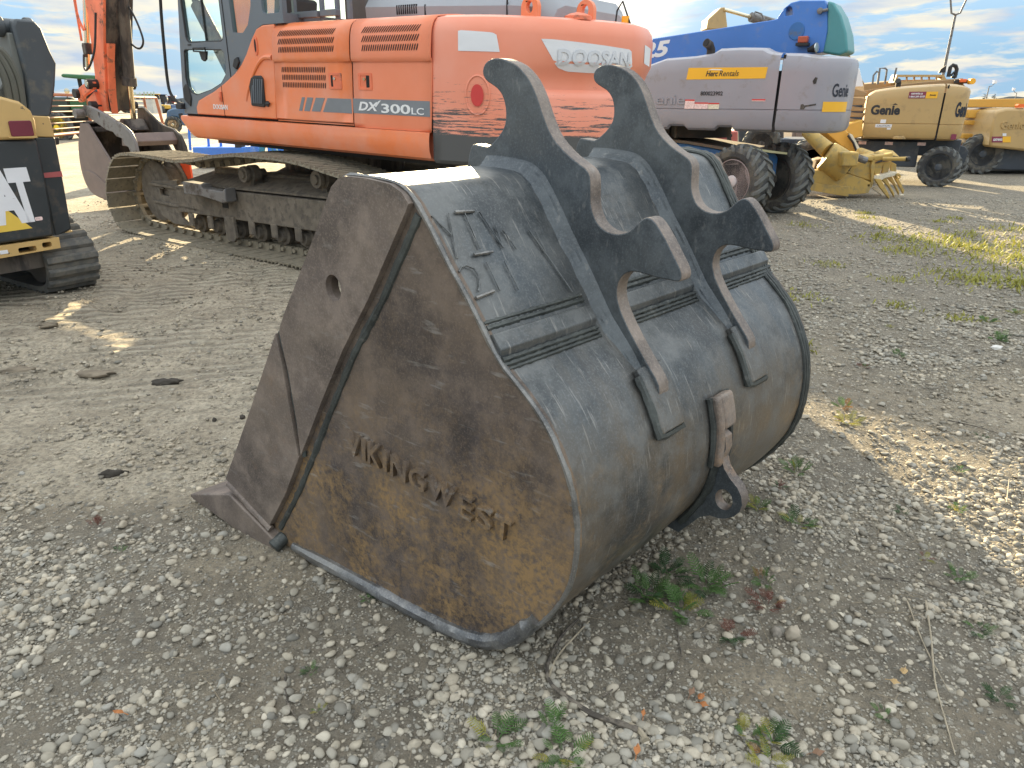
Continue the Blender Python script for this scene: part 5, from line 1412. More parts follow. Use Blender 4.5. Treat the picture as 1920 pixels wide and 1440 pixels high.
# ---- far right lifts
fr2 = thing('boom_lift', 'tan lift with moulded lettering at the right edge, ochre arms running behind it', 'boom lift', G=(12.6, 17.6, 0), yaw=0)
bpy.context.view_layer.update()
YF = 17.2
under(slab([(1857, 272), (1859, 245), (1866, 214), (1870, 208), (1888, 203), (1990, 203), (1990, 282), (1930, 284), (1858, 276)], YF, 1.6).build('cowling', TAN, None, bevel=.06, seg=3), fr2)
pl_ = at(1875, 242, YF); w1 = at(1919, 242, YF)
text('Genie', TAN, fr2, w1.x - pl_.x, .17, lambda a, b, d: Vector((pl_.x + a - 12.6, YF - d * 1.0 - 17.6, pl_.z + b)), depth=.02, bold=.0, name='moulded_letter')
for (a, b, c_, d_, mt) in ((1860, 256, 1880, 267, MAROON), (1880, 256, 1895, 267, YELD), (1880, 250, 1887, 255, WHITE)):
    under(slab([(a, b), (c_, b), (c_, d_), (a, d_)], YF - .01, .008).build('decal', mt, None), fr2)
text('catrents', WHITEP, fr2, at(1878, 262, YF).x - at(1861, 262, YF).x, .06, lambda a, b, d: Vector((at(1861, 264, YF).x + a - 12.6, YF - .013 - d - 17.6, at(1861, 264, YF).z + b)), bold=.02)
for a, b, c_, d_ in ((1815, 185, 1990, 202), (1815, 205, 1885, 222), (1812, 225, 1868, 235), (1806, 250, 1860, 261)):
    under(slab([(a, b + 1), (c_, b - (0 if a < 1813 else 1)), (c_, d_), (a, d_ - 1)], 17.9, .35).build('ochre_arm', OCHRE, None, bevel=.015), fr2)
under(slab([(1838, 238), (1862, 236), (1862, 275), (1846, 283), (1846, 270)], 17.8, .4).build('red_tank', paint('red_paint', (.50, .055, .04), .45), None, bevel=.03), fr2)
under(slab([(1815, 262), (1862, 266), (1862, 285), (1905, 285), (1900, 291), (1818, 288)], 18.4, .6).build('red_frame', paint('red_paint', (.50, .055, .04), .45), None, bevel=.03), fr2)
under(slab([(1806, 238), (1858, 236), (1858, 247), (1806, 251)], 18.6, .3).build('dark_void_panel', BLACK, None), fr2)
under(slab([(1840, 278), (1990, 281), (1990, 322), (1850, 318)], 17.5, 1.2).build('chassis', NAVY, None, bevel=.03), fr2)
under(slab([(1908, 198), (1911, 195), (1922, 195), (1922, 202), (1908, 202)], YF, .1).build('beacon_lens', paint('orange_lens', (.85, .16, .03), .3, bump=0), None), fr2)
for q in (1835, 1975): tyre(fr2, at(q, 305, 17.6).xy.to_3d() + Vector((0, 0, .45)) - Vector((12.6, 17.6, 0)), (.2, 1, 0), .45, .3, NAVY, None, 16)

# ---- yellow grapple bucket attachment and its boom
gb = thing('plough_attachment', 'low dusty yellow ribbed attachment with pointed fins lying on the ground before the tan lift', 'attachment', G=(6.3, 13.3, 0), yaw=0)
bpy.context.view_layer.update()
Yg = 13.0
under(slab([(1524, 320), (1533, 319), (1590, 326), (1620, 336), (1633, 342), (1634, 350), (1628, 362), (1600, 365), (1560, 360), (1520, 355)], Yg, .35, [ell(1629, 348, 2, 2.5, 8)]).build('skid_plate', YELM, None, bevel=.02), gb)
under(slab([(1522, 343), (1594, 350), (1591, 369), (1560, 364), (1520, 357)], Yg - .04, .05).build('wear_strip', YELM, None, bevel=.008), gb)
under(slab([(1587, 322), (1588, 309), (1597, 304), (1634, 302), (1636, 306), (1634, 340), (1610, 333), (1590, 326)], Yg + .05, .5).build('side_box', YELM, None, bevel=.02), gb)
under(slab([(1636, 302), (1640, 290), (1641, 300), (1638, 345), (1634, 352), (1633, 310)], Yg + .0, .12).build('upright_blade', YELM, None, bevel=.01), gb)
under(MB().cyl(at(1548, 292, Yg + .1), at(1588, 316, Yg), .26, 20).build('ram_housing', YELM, None, bevel=.03), gb)
under(MB().cyl(at(1512, 246, Yg + .6), at(1552, 282, Yg + .2), .10, 16, .14).build('lift_ram', YELM, None), gb)
under(MB().box(*(lambda p: (p.x - .12, p.x + .16, Yg - .35, Yg - .05, p.z - .10, p.z + .14))(at(1585, 300, Yg - .2))).build('bolt_block', YELM, None, bevel=.03), gb)
under(MB().tube([at(a, b, Yg - .1) for a, b in ((1566, 306), (1562, 316), (1572, 322), (1590, 318), (1600, 300), (1606, 294))], .035, 8).build('hydraulic_hose', BLACK, None), gb)
under(MB().tube([at(a, b, Yg - .1) for a, b in ((1602, 292), (1612, 297), (1624, 301))], .06, 10).build('hose_fitting', GREYST, None), gb)
under(slab([(1526, 318), (1532, 300), (1545, 296), (1565, 300), (1592, 318), (1590, 326), (1540, 322)], Yg + .3, .3).build('hinge_block', paint('brown_dirty_yellow', (.22, .14, .07), .8), None, bevel=.02), gb)
# top plates and fins
under(slab([(1618, 300), (1622, 294), (1650, 291), (1676, 286), (1674, 297), (1640, 303)], Yg, .5).build('top_plate', YELM, None, bevel=.02), gb)
under(MB().cyl(at(1662, 290, Yg + .3), at(1665, 281, Yg + .3), .22, 16, .08).build('pivot_cap', YELM, None, bevel=.01), gb)
under(MB().cyl(at(1655, 298, Yg - .05), at(1698, 298, Yg - .2), .035, 10).build('stop_rod', YELM, None), gb)
under(MB().cyl(at(1699, 298, Yg - .2), at(1705, 298, Yg - .2), .045, 10).build('rod_end', BLACK, None), gb)
under(slab([(1636, 340), (1640, 330), (1682, 322), (1684, 328), (1660, 334), (1640, 346)], Yg + .02, .6).build('shelf_plate', CREAMD, None, bevel=.01), gb)
fins = [[(1640, 335), (1652, 336), (1668, 366), (1668, 374), (1650, 352)], [(1652, 336), (1662, 333), (1677, 362), (1677, 370), (1666, 350)], [(1662, 332), (1673, 331), (1686, 358), (1686, 366), (1676, 346)], [(1674, 328), (1682, 328), (1696, 356), (1694, 364), (1684, 345)]]
for k, f in enumerate(fins):
    e0 = slab(f, Yg - .05 + .12 * k, .05).build('fin', YELM, None, bevel=.008); under(e0, gb)
under(slab([(1634, 352), (1645, 348), (1668, 374), (1694, 364), (1696, 367), (1668, 378), (1650, 364)], Yg + .45, .05).build('fin_backing', CREAMD, None, bevel=.008), gb)
for k, f in enumerate([[(1637, 308), (1658, 303), (1650, 325), (1640, 328)], [(1656, 304), (1672, 302), (1666, 322), (1654, 326)], [(1670, 302), (1681, 308), (1681, 324), (1670, 322)]]):
    under(slab(f, Yg + .05 + .1 * k, .05).build('upper_fin', YELM, None, bevel=.008), gb)
under(slab([(1680, 326), (1686, 325), (1690, 330), (1687, 336), (1682, 335)], Yg, .06, [ell(1685, 331, 2, 2.4, 8)]).build('shackle_eye', YELM, None), gb)
am = thing('loader_arm', 'ochre yellow arm slanting down behind the silver cowling to the ribbed attachment', 'arm', G=(6.6, 14.6, 0), yaw=0)
bpy.context.view_layer.update()
under(slab([(1548, 248), (1583, 240), (1592, 250), (1613, 284), (1612, 292), (1606, 292), (1575, 272)], 14.3, .4).build('arm_beam', OCHRE, None, bevel=.02), am)
under(slab([(1592, 250), (1598, 252), (1618, 288), (1613, 292)], 14.25, .1).build('arm_flange', CREAMD, None), am)
under(MB().tube([at(a, b, 14.2) for a, b in ((1590, 254), (1600, 268), (1608, 290))], .02, 6).build('hydraulic_hose', BLACK, None), am)
under(MB().cyl(at(1612, 286, 14.0), at(1640, 296, 13.4), .09, 12).build('lower_ram', YELM, None), am)

# ---- things seen under the silver cowling
pk = thing('farm_implement', 'pinkish red implement glimpsed between the silver cowling and blue chassis', 'implement', G=(4.6, 16.5, 0), yaw=0)
bpy.context.view_layer.update()
PINKR = paint('faded_red_paint', (.72, .20, .17), .5, .1, bump=.1)
under(slab([(1345, 246), (1384, 246), (1383, 270), (1346, 268)], 14.0, .4).build('red_panel', PINKR, None, bevel=.02), pk)
under(slab([(1322, 246), (1338, 243), (1334, 264), (1320, 262)], 14.0, .3).build('red_bracket', PINKR, None, bevel=.02), pk)
under(slab([(1270, 238), (1345, 243), (1345, 266), (1270, 262)], 14.4, .3).build('dark_red_frame', paint('dark_red', (.14, .03, .03), .6), None), pk)
under(MB().box(3.4, 4.6, 14.5, 14.7, .12, .75).cyl(at(1365, 244, 13.9), at(1368, 270, 13.9), .04, 8).cyl(at(1362, 254, 13.9), at(1372, 254, 13.9), .03, 8).build('linkage', DIRTY, None, kind='stuff'), pk)
lf2 = thing('boom_lift', 'dark wheeled machine half hidden behind the silver cowling, one small tyre showing', 'machine', G=(6.2, 17.5, 0), yaw=0)
bpy.context.view_layer.update()
under(slab([(1385, 244), (1470, 246), (1470, 268), (1386, 272)], 17.8, 1.0).build('chassis', NAVY, None, bevel=.02), lf2)
tyre(lf2, at(1428, 270, 17.2) - Vector((6.2, 17.5, 0)), (.35, 1, 0), .42, .3, DIRTY, DIRTY, 16)
bx = thing('generator_box', 'brown metal cabinet standing far back under the silver cowling', 'cabinet', G=(9.3, 22, 0), yaw=0)
bpy.context.view_layer.update()
BRN = paint('brown_cabinet', (.16, .12, .10), .6, .1)
p_, q_ = at(1486, 250, 22), at(1524, 282, 22)
under(MB().box(p_.x, q_.x, 22, 23, .05, 1.1).build('cabinet', BRN, None, bevel=.03), bx)
under(MB().box(p_.x + .1, q_.x - .1, 21.98, 22, .2, .9).build('cabinet_door', paint('brown_cabinet_door', (.20, .15, .125), .6), None, bevel=.02), bx)
under(MB().box(q_.x, q_.x + .8, 22.1, 22.9, .05, .5).build('battery_case', BLACK, None, bevel=.03), bx)
of = thing('orange_rack', 'orange tubular rack standing behind the yellow arm', 'rack', G=(10.6, 21, 0), yaw=0)
bpy.context.view_layer.update()
ORF = paint('orange_rack_paint', (.80, .22, .06), .5)
for pts in ([(1553, 245), (1558, 272)], [(1561, 250), (1566, 262)], [(1600, 248), (1604, 262)], [(1606, 246), (1606, 262)], [(1612, 244), (1612, 260)], [(1598, 250), (1616, 243)]):
    under(MB().beam(at(*pts[0], 21), at(*pts[1], 21), .07, .07, (0, 1, 0)).build('rack_tube', ORF, None), of)

# ---- skid loader on the left
sk = thing('track_loader', 'black and yellow compact track loader cut off by the left edge, seen from behind', 'loader',
           G=(-4.036, 6.086, 0), X=Vector((.8264, -.5631, 0)), Y=Vector((.5631, .8264, 0)), U=Vector((0, 0, 1)))
YEL = paint('loader_yellow_paint', (.56, .37, .14), .45, .08, 2, dirt=(.13, .10, .07), dirt_at=.66, dirt_w=.04, dscale=10, coat=.15, bump=.08)
LBLK = paint('loader_black_paint', (.030, .036, .040), .45, .15, 3, dirt=(.09, .075, .06), dirt_at=.62, dirt_w=.15, dscale=6, bump=.12)
LGRY = paint('loader_dark_grey', (.060, .070, .078), .45, .1, 3, dirt=(.13, .12, .10), dirt_at=.6, dscale=5, bump=.1)
LRUB = paint('loader_track_rubber', (.085, .085, .080), .8, .2, 6, dirt=(.15, .14, .12), dirt_at=.5, dscale=8, bump=.3)
MB().prism([(-1.45, .50), (.125, .515), (.15, .72), (.165, 1.0), (.168, 1.305), (-1.45, 1.32)], -.14, 0, 'x').build('rear_door', LBLK, sk, bevel=.02)
MB().prism([(-1.45, 1.32), (.168, 1.31), (.185, 1.45), (.17, 1.53), (.10, 1.60), (-.02, 1.635), (-1.45, 1.66)], -.30, .015, 'x').build('rear_hood', YEL, sk, bevel=.025, seg=3)
MB().prism(rrect(-.025, .145, 1.335, 1.455, .015), .015, .028, 'x').build('tail_lamp', paint('maroon_lens', (.16, .02, .04), .2, bump=0), sk, bevel=.004)
MB().prism([(-.05, 1.325), (-.05, 1.335), (.16, 1.335), (.165, 1.32)], .015, .03, 'x').build('lamp_lip', YEL, sk)
MB().prism([(.20, .48), (.35, .53), (.37, .9), (.385, 1.31), (.225, 1.32), (.215, .9)], -.75, -.16, 'x').build('side_column', LBLK, sk, bevel=.012)
MB().prism([(.225, 1.32), (.385, 1.31), (.375, 1.48), (.23, 1.49)], -.75, -.155, 'x').build('column_band', YEL, sk, bevel=.01)
MB().prism([(.209, .985), (.374, .985), (.372, 1.03), (.21, 1.025)], -.16, -.156, 'x').build('reflective_strip', paint('red_tape', (.42, .10, .10), .5, bump=0), sk)
MB().prism([(-1.45, .37), (.15, .41), (.155, .50), (-1.45, .49)], -.14, .01, 'x', [rrect(-.18, -.04, .415, .46, .015), rrect(.01, .085, .43, .475, .015)]).build('rear_bumper', YEL, sk, bevel=.008)
MB().prism([(.20, .36), (.37, .36), (.36, .52), (.20, .49)], -.7, -.17, 'x').build('bumper_end', YEL, sk, bevel=.01)
MB().box(-.9, -.1, -1.4, .2, .25, .42).build('belly_frame', DIRTY, sk)
MB().box(-2.2, -.16, -1.45, .2, .5, 1.3).build('body', LBLK, sk)
MB().prism([(.27, 2.17), (.30, 2.225), (.44, 2.225), (.49, 2.17), (.52, 2.0), (.55, 1.90), (.50, 1.72), (.42, 1.50), (.40, 1.47), (.22, 1.47), (.26, 1.62), (.28, 1.80)], -.50, -.20, 'x').build('loader_arm_tower', LGRY, sk, bevel=.02)
MB().prism([(.235, 2.12), (.30, 2.12), (.30, 1.50), (.06, 1.50), (.02, 1.62), (.10, 1.72), (.18, 1.82), (.225, 1.95)], -.46, -.24, 'x').build('tower_web', paint('dusty_grey_plate', (.16, .165, .15), .6, .15), sk, bevel=.01)
MB().cyl((-.33, -1.5, 2.17), (-.33, .47, 2.17), .062, 20).build('cross_tube', LGRY, sk)
for y_ in (.19, .42): MB().cyl((-.33, y_, 2.17), (-.33, y_ + .05, 2.17), .082, 20).build('tube_collar', LGRY, sk, bevel=.008)
for k, off in enumerate((0, .05, .10)):
    MB().tube(smooth_path([(-.20, .20 - off, 1.50), (-.18, .21 - off, 1.75), (-.18, .17 - off, 1.92), (-.18, .10 - off, 1.99), (-.2, .02 - off, 1.90), (-.22, .0 - off, 1.6)], 5), .028, 8).build('hydraulic_hose', paint('dusty_hose', (.12, .12, .10), .8), sk)
MB().prism([(-1.45, 1.66), (-.03, 1.64), (-.10, 1.72), (-.3, 1.80), (-1.45, 1.84)], -.4, -.03, 'x').build('engine_lid', LBLK, sk, bevel=.02)
MB().prism([(.40, 1.22), (.52, 1.24), (.53, 1.30), (.40, 1.30)], -.5, -.4, 'x').build('side_latch', BLACK, sk, bevel=.01)
def rear(y, x, z): return lambda a, b, d: Vector((x + d, y + a, z + b))
for ch, y_, w_ in (('C', -.52, .24), ('A', -.31, .26), ('T', -.13, .17)):
    text(ch, WHITE, sk, w_, .44, (lambda y0: lambda a, b, d: Vector((.001 + d, y0 + a + .0 - .06 * b, .655 + b)))(y_ + .02), name='big_letter', bold=.06)
MB().prism([(-.40, .60), (-.03, .605), (-.21, .80)], .0005, .004, 'x').build('logo_triangle', paint('logo_yellow', (.75, .52, .08), .5, bump=0), sk)
MB().prism(rrect(.005, .065, .66, .69, .01), .0005, .003, 'x').build('decal', REDP, sk)
MB().prism(rrect(-.32, -.26, .43, .46, .004), .0115, .014, 'x').build('decal', WHITE, sk)
# rubber belt: triangular run with raised drive wheel
bl2 = smooth_path([(-.05, .30), (-.08, .14), (-.22, .02), (-.6, .0), (-1.3, .0), (-1.9, .0), (-2.15, .12), (-2.2, .32), (-2.0, .55), (-1.6, .86), (-1.3, 1.02), (-1.05, 1.0), (-.75, .82), (-.40, .58), (-.16, .46)], 5, True)
def belt(y0, y1, par):
    m = MB(); n = len(bl2)
    inn_ = []
    for i, p in enumerate(bl2):
        a, b = np.array(bl2[i - 1]), np.array(bl2[(i + 1) % n]); t_ = (b - a) / np.linalg.norm(b - a)
        inn_.append((p[0] + t_[1] * .04 * -1, p[1] + t_[0] * .04))
    cx, cz = -1.1, .4
    if math.dist(inn_[0], (cx, cz)) > math.dist(bl2[0], (cx, cz)): inn_ = [(2 * p[0] - q[0], 2 * p[1] - q[1]) for p, q in zip(bl2, inn_)]
    m.grid(lambda i, j: Vector(((bl2 if i < 2 else inn_)[j % n][0], [y0, y1, y1, y0, y0][i], (bl2 if i < 2 else inn_)[j % n][1])) if i < 4 else Vector((bl2[j % n][0], y0, bl2[j % n][1])), 5, n + 1)
    m.build('rubber_belt', LRUB, par)
    L_ = [0]
    for a, b in zip(bl2, bl2[1:] + bl2[:1]): L_.append(L_[-1] + math.dist(a, b))
    nl = 46; lug = None
    for k in range(nl):
        s = L_[-1] * k / nl; i = max(q for q in range(n) if L_[q] <= s + 1e-9)
        a, b = bl2[i], bl2[(i + 1) % n]; f = (s - L_[i]) / (L_[i + 1] - L_[i]); px_, pz_ = a[0] + (b[0] - a[0]) * f, a[1] + (b[1] - a[1]) * f
        dx, dz = (b[0] - a[0]) / math.dist(a, b), (b[1] - a[1]) / math.dist(a, b)
        if lug is None:
            lug = MB().prism([(-.04, -.004), (.04, -.004), (.024, .030), (-.024, .030)], 0, y1 - y0, 'y').build('track_lug', LRUB, par, bevel=.006); o = lug
        else:
            o = lug.copy(); COL.objects.link(o); o.parent = par
        nx_, nz_ = -dz, dx
        if (px_ - cx) * nx_ + (pz_ - cz) * nz_ < 0: nx_, nz_ = -nx_, -nz_
        o.matrix_local = Matrix(((dx, 0, nx_, px_), (0, 1, 0, y0), (dz, 0, nz_, pz_), (0, 0, 0, 1)))
belt(.03, .47, sk)
MB().cyl((-.30, .05, .28), (-.30, .45, .28), .20, 24).cyl((-1.95, .05, .28), (-1.95, .45, .28), .20, 24).cyl((-1.3, .05, .72), (-1.3, .45, .72), .26, 24).build('track_wheels', BLACK, sk, kind='stuff')
MB().box(-1.8, -.4, .10, .40, .10, .5).build('track_frame', LBLK, sk, bevel=.03)
belt(-1.95, -1.51, sk)

# ---- green tractor, rail fence, pickup, trailer, bale, platform
GRN = paint('tractor_green_paint', (.035, .13, .05), .4, .1, bump=.05)
tr_ = thing('tractor', 'green tractor with yellow wheel rims parked behind the rusty rail panel', 'tractor', G=(-20.5, 34.5, 0), yaw=0)
bpy.context.view_layer.update()
def BX(px0, py0, px1, py1, Y, th): 
    a, b = at(px0, py0, Y), at(px1, py1, Y); return MB().box(a.x, b.x, Y, Y + th, b.z, a.z)
YR = paint('rim_yellow', (.95, .62, .03), .45, bump=0)
tyre(tr_, at(108, 239, 33.5) - Vector((-20.5, 34.5, 0)), (-.25, 1, 0), .66, .30, YR, YR, 16, .74)
tyre(tr_, at(165, 232, 35.5) - Vector((-20.5, 34.5, 0)), (-.25, 1, 0), .75, .5, YR, YR, 16, .7)
tyre(tr_, at(70, 230, 35.5) - Vector((-20.5, 34.5, 0)), (-.25, 1, 0), .75, .5, YR, YR, 16, .7)
under(BX(78, 182, 132, 212, 34, 1.0).build('hood', paint('dark_green_black', (.03, .05, .04), .5), None, bevel=.1), tr_)
under(BX(128, 186, 162, 220, 34, 1.2).build('cab_body', GRN, None, bevel=.08), tr_)
under(BX(60, 205, 160, 236, 34.6, .8).build('chassis', BLACK, None, bevel=.05), tr_)
for px in (150, 182): under(BX(px, 148, px + 3, 190, 34.5, .1).build('cab_pillar', BLACK, None), tr_)
under(slab([(113, 141), (116, 138), (172, 141), (186, 142), (186, 150), (166, 150), (116, 145)], 34, 1.6).build('cab_roof', GRN, None, bevel=.05), tr_)
under(MB().cyl(at(100, 190, 34.2), at(97, 158, 34.2), .07, 10).tube([at(97, 158, 34.2), at(96, 152, 34.2), at(93, 148, 34.2)], .07, 8).build('exhaust_stack', BLACK, None, kind='stuff'), tr_)
under(MB().lathe([(0, .02), (.0, .11), (.03, .12), (.05, .02)], at(126, 171, 33.4), (0, -1, 0), 18).build('round_mirror', CHROME, None), tr_)
under(MB().cyl(at(126, 176, 33.4), at(127, 200, 33.8), .02, 6).build('mirror_stalk', BLACK, None), tr_)
under(MB().prism([(at(a, b, 34).x, at(a, b, 34).z) for a, b in ((160, 150), (175, 150), (170, 162))], 34.2, 34.4).build('roof_bracket', BLACK, None), tr_)
rfn = thing('rail_panel', 'rusty orange pipe rail panel running from behind the loader to behind the excavator arm', 'fence', G=(-19, 34, 0), yaw=0)
bpy.context.view_layer.update()
RUSTO = paint('rusty_orange_pipe', (.38, .13, .06), .7, .15, bump=.1)
RUSTP2 = paint('pale_rusty_pipe', (.26, .13, .08), .7, .15, bump=.1)
FL, FR_ = at(60, 250, 28), at(300, 230, 46)
nrail = 8
for k in range(nrail):
    z0 = .36 + (1.86 - .36) * k / (nrail - 1); z1 = .30 + (1.80 - .30) * k / (nrail - 1)
    thick = k in (0, nrail - 1)
    e1 = FR_ if k in (nrail - 1,) else FL.lerp(FR_, .86)
    f_ = 1 if k == nrail - 1 else .86
    under(MB().cyl((FL.x, FL.y, z0), (e1.x, e1.y, z0 + (z1 - z0) * f_), .06 if thick else .028, 8).build('rail', RUSTO if thick else RUSTP2, None), rfn)
under(MB().cyl((FR_.x, FR_.y, 1.80), (FR_.x + .2, FR_.y, 0), .09, 8).build('post', RUSTO, None), rfn)
for f_ in (.0, .35, .86):
    p = FL.lerp(FR_, f_); under(MB().cyl((p.x, p.y, 1.85), (p.x, p.y, 0), .07, 8).build('post', RUSTO, None), rfn)
pu = thing('pickup_truck', 'blue pickup truck showing its front wheel beside the excavator cab', 'pickup', G=(-18.2, 41.5, 0), yaw=0)
bpy.context.view_layer.update()
PBL = paint('pickup_blue', (.07, .14, .24), .3, .05, coat=.4, bump=0)
under(slab([(311, 214), (313, 207), (322, 203), (348, 201), (352, 188), (360, 178), (410, 178), (416, 200), (450, 203), (450, 236), (341, 236), (338, 226), (332, 220), (324, 219), (317, 223), (315, 232), (311, 226)], 41, 1.9).build('body', PBL, None, bevel=.08), pu)
under(slab([(356, 189), (362, 181), (380, 181), (380, 198), (354, 199)], 40.98, .05).build('side_window', BLACK, None), pu)
under(slab([(334, 213), (342, 212), (342, 222), (336, 222)], 40.97, .05).build('head_lamp', BLACK, None, bevel=.02), pu)
for q in (325, 432): tyre(pu, at(q, 234, 41) - Vector((-18.2, 41.5, 0)), (-.2, 1, 0), .43, .28, CHROME, CHROME, 14, .68)
tl = thing('blue_platform', 'low bright blue steel platform with upright posts under the excavator house', 'platform', G=(-7, 20, 0), yaw=0)
bpy.context.view_layer.update()
PB2 = paint('platform_blue', (.05, .19, .62), .45, .08, bump=.05)
under(BX(360, 276, 458, 296, 19, 1.6).build('deck', PB2, None, bevel=.02), tl)
under(BX(500, 272, 546, 288, 20.5, 1.0).build('deck', PB2, None, bevel=.02), tl)
for q in (354, 389, 412, 455, 512, 530, 545): under(MB().cyl(at(q, 240, 19.3), at(q + 3, 282, 19.3), .035, 8).build('post', PB2, None), tl)
under(BX(438, 262, 453, 278, 19, .3).build('control_box', BLACK, None, bevel=.02), tl)
for q in (375, 440, 505): under(MB().cyl((at(q, 295, 19.2).x, 19.1, .17), (at(q, 295, 19.2).x, 19.4, .17), .17, 16).build('wheel', BLACK, None), tl)
under(MB().beam(at(495, 262, 20), at(490, 290, 20), .12, .12, (0, 1, 0)).beam(at(505, 262, 20), at(520, 290, 20), .12, .12, (0, 1, 0)).build('scissor_arm', paint('teal_arm', (.06, .25, .33), .5), None, kind='stuff'), tl)
bag = thing('wrapped_bundle', 'lumpy red and white wrapped bundle right of the excavator front bucket', 'bundle', G=(-8.3, 16.5, 0), yaw=0)
V_, F_ = ico(3)
nv = V_ * np.array([.42, .5, .42]); nv = nv * (1 + .10 * np.sin(V_[:, :1] * 7) * np.cos(V_[:, 2:] * 8)) + np.array([0, 0, .40])
o = bpy.data.objects.new('bundle', npmesh('bundle', nv, F_, 3)); COL.objects.link(o); o.parent = bag
o.data.materials.append(paint('red_white_wrap', (.62, .14, .07), .6, .1, 4, dirt=(.75, .66, .50), dirt_at=.50, dirt_w=.05, dscale=9, stretch=(2, 2, 1), bump=.5, bscale=14, bdist=.03))
MB().tube([(-.38, -.2, .25), (-.3, -.42, .55), (0, -.5, .7), (.3, -.35, .62)], .015, 6).build('strap', WHITE, bag)
# rows of small machines far off
fg = 'small machines standing in rows at the far side of the yard'
cols = [(.30, .05, .04), (.55, .35, .05), (.05, .14, .06), (.10, .10, .11), (.40, .38, .34), (.06, .12, .25)]
wm = None
def yard_machine(x, y, k, s=1.0):
    t = thing('parked_machine', 'small distant tractor in the rows of machines at the horizon', 'machine', group=fg, G=(x, y, 0), yaw=random.uniform(-30, 30))
    c = paint('yard_paint_%d' % (k % 6), cols[k % 6], .5)
    MB().prism([(-1.6, .6), (-1.6, 1.5), (-.3, 1.6), (-.3, 1.2), (1.6, 1.1), (1.6, .6)], -.6, .6).build('body', c, t, bevel=.05)
    MB().prism([(-1.4, 1.5), (-1.25, 2.5), (-.1, 2.5), (.1, 1.5)], -.6, .6).build('cab', BLACK, t, bevel=.05)
    MB().box(-1.5, .1, -.7, .7, 2.5, 2.62).build('roof', c, t, bevel=.03)
    for x_, r_ in ((-.9, .75), (1.1, .5)):
        for y_ in (-.85, .65): MB().cyl((x_, y_, r_), (x_, y_ + .25, r_), r_, 16).build('wheel', RUBBER, t, bevel=.04)
    MB().cyl((1.0, 0, 1.1), (1.0, 0, 2.1), .06, 6).build('exhaust_stack', BLACK, t)
kk = 0
for Y in (115, 150, 200):
    for px in range(238, 325, 12 if Y < 140 else 8):
        p = at(px + random.uniform(-3, 3), 200, Y)
        yard_machine(p.x, Y + random.uniform(-4, 4), kk); kk += 1
sr = thing('sprayer_boom', 'pale green folded sprayer frame above the far rows of machines', 'sprayer', G=(-40, 80, 0), yaw=0)
bpy.context.view_layer.update()
PG = paint('pale_green_frame', (.35, .45, .38), .6)
for q in (247, 253, 262, 270, 276, 283, 288): under(MB().cyl(at(q, 172 + (q % 3), 80), at(q + 1, 186, 80), .07, 5).build('frame_bar', PG, None), sr)
under(MB().beam(at(246, 178, 80), at(289, 180, 80), .12, .12).build('frame_rail', PG, None), sr)
under(MB().box(at(250, 190, 80).x, at(285, 190, 80).x, 80, 82, .4, 1.8).build('tank', paint('pale_tank', (.5, .5, .47), .5), None), sr)
# light poles and far trees
def pole(name, label, px, py0, py1, Y, tw, arms):
    t = thing(name, label, 'light pole', G=(at(px, 200, Y).x, Y, 0), yaw=0)
    H_ = at(px, py0, Y).z
    MB().cyl((0, 0, 0), (0, 0, H_), tw, 8, tw * .6).build('pole', GREYST, t)
    for a in arms: MB().tube([(0, 0, H_), (a[0] * .5, 0, H_ + .1 * a[1]), (a[0], 0, H_ + a[1])], tw * .5, 6).build('arm', GREYST, t)
    a = arms[-1]; MB().box(a[0] - .25, a[0] + .25, -.2, .2, H_ + a[1] - .05, H_ + a[1] + .42).build('lamp_head', WHITE, t, bevel=.03)
pole('light_pole', 'tall two-armed light pole standing behind the tan lifts against the sky', 1756, 28, 150, 55, .13, [(-.6, 1.1), (.6, 1.2)])
pole('light_pole', 'thin far light pole above the two small dark trees', 1846, 162, 190, 130, .12, [(.8, .5)])
pole('light_pole', 'thinnest far light pole near the right edge', 1900, 174, 190, 160, .12, [(-.8, .5)])
LEAFD = paint('far_foliage', (.045, .055, .05), .9, .3, 1)
for px, lab in ((1845, 'left of two small dark conifers on the far horizon'), (1862, 'right of two small dark conifers on the far horizon')):
    p = at(px, 190, 150); t = thing('spruce_tree', lab, 'tree', G=(p.x, 150, 0), yaw=0)
    MB().cyl((0, 0, 0), (0, 0, 2.6), .12, 6, .03).build('trunk', DIRTY, t)
    m = MB()
    for k in range(240):
        h = random.uniform(.5, 2.9); r_ = (3.0 - h) * .55 * random.random() ** .5; a = random.uniform(0, 6.28)
        c = Vector((r_ * math.cos(a) * 1.3, r_ * math.sin(a), h + random.uniform(-.1, .1))); d = Vector((random.uniform(-1, 1), random.uniform(-1, 1), random.uniform(-.6, .2))) * .28; e_ = Vector((random.uniform(-1, 1), random.uniform(-1, 1), random.uniform(-1, 1))) * .12
        m.add([c, c + d, c + d * .6 + e_], [(0, 1, 2)])
    m.build('crown', LEAFD, t, fix=False)
# distant rim of the yard
m = MB()
xs = np.linspace(-900, 900, 240)
prof = [max(.5, 5 + 5 * float(fbm(np.array([x]), np.array([3.0]), .02, 4, 7)[0]) * 2) for x in xs]
for i in range(len(xs) - 1):
    m.add([(xs[i], 900, -2), (xs[i + 1], 900, -2), (xs[i + 1], 900, prof[i + 1]), (xs[i], 900, prof[i]), (xs[i], 960, -2), (xs[i + 1], 960, -2), (xs[i + 1], 960, prof[i + 1]), (xs[i], 960, prof[i])], [(0, 1, 2, 3), (3, 2, 6, 7)])
m.build('distant_hills', paint('far_hedge', (.16, .18, .19), .95, .2, .02), None, fix=False)['kind'] = 'structure'
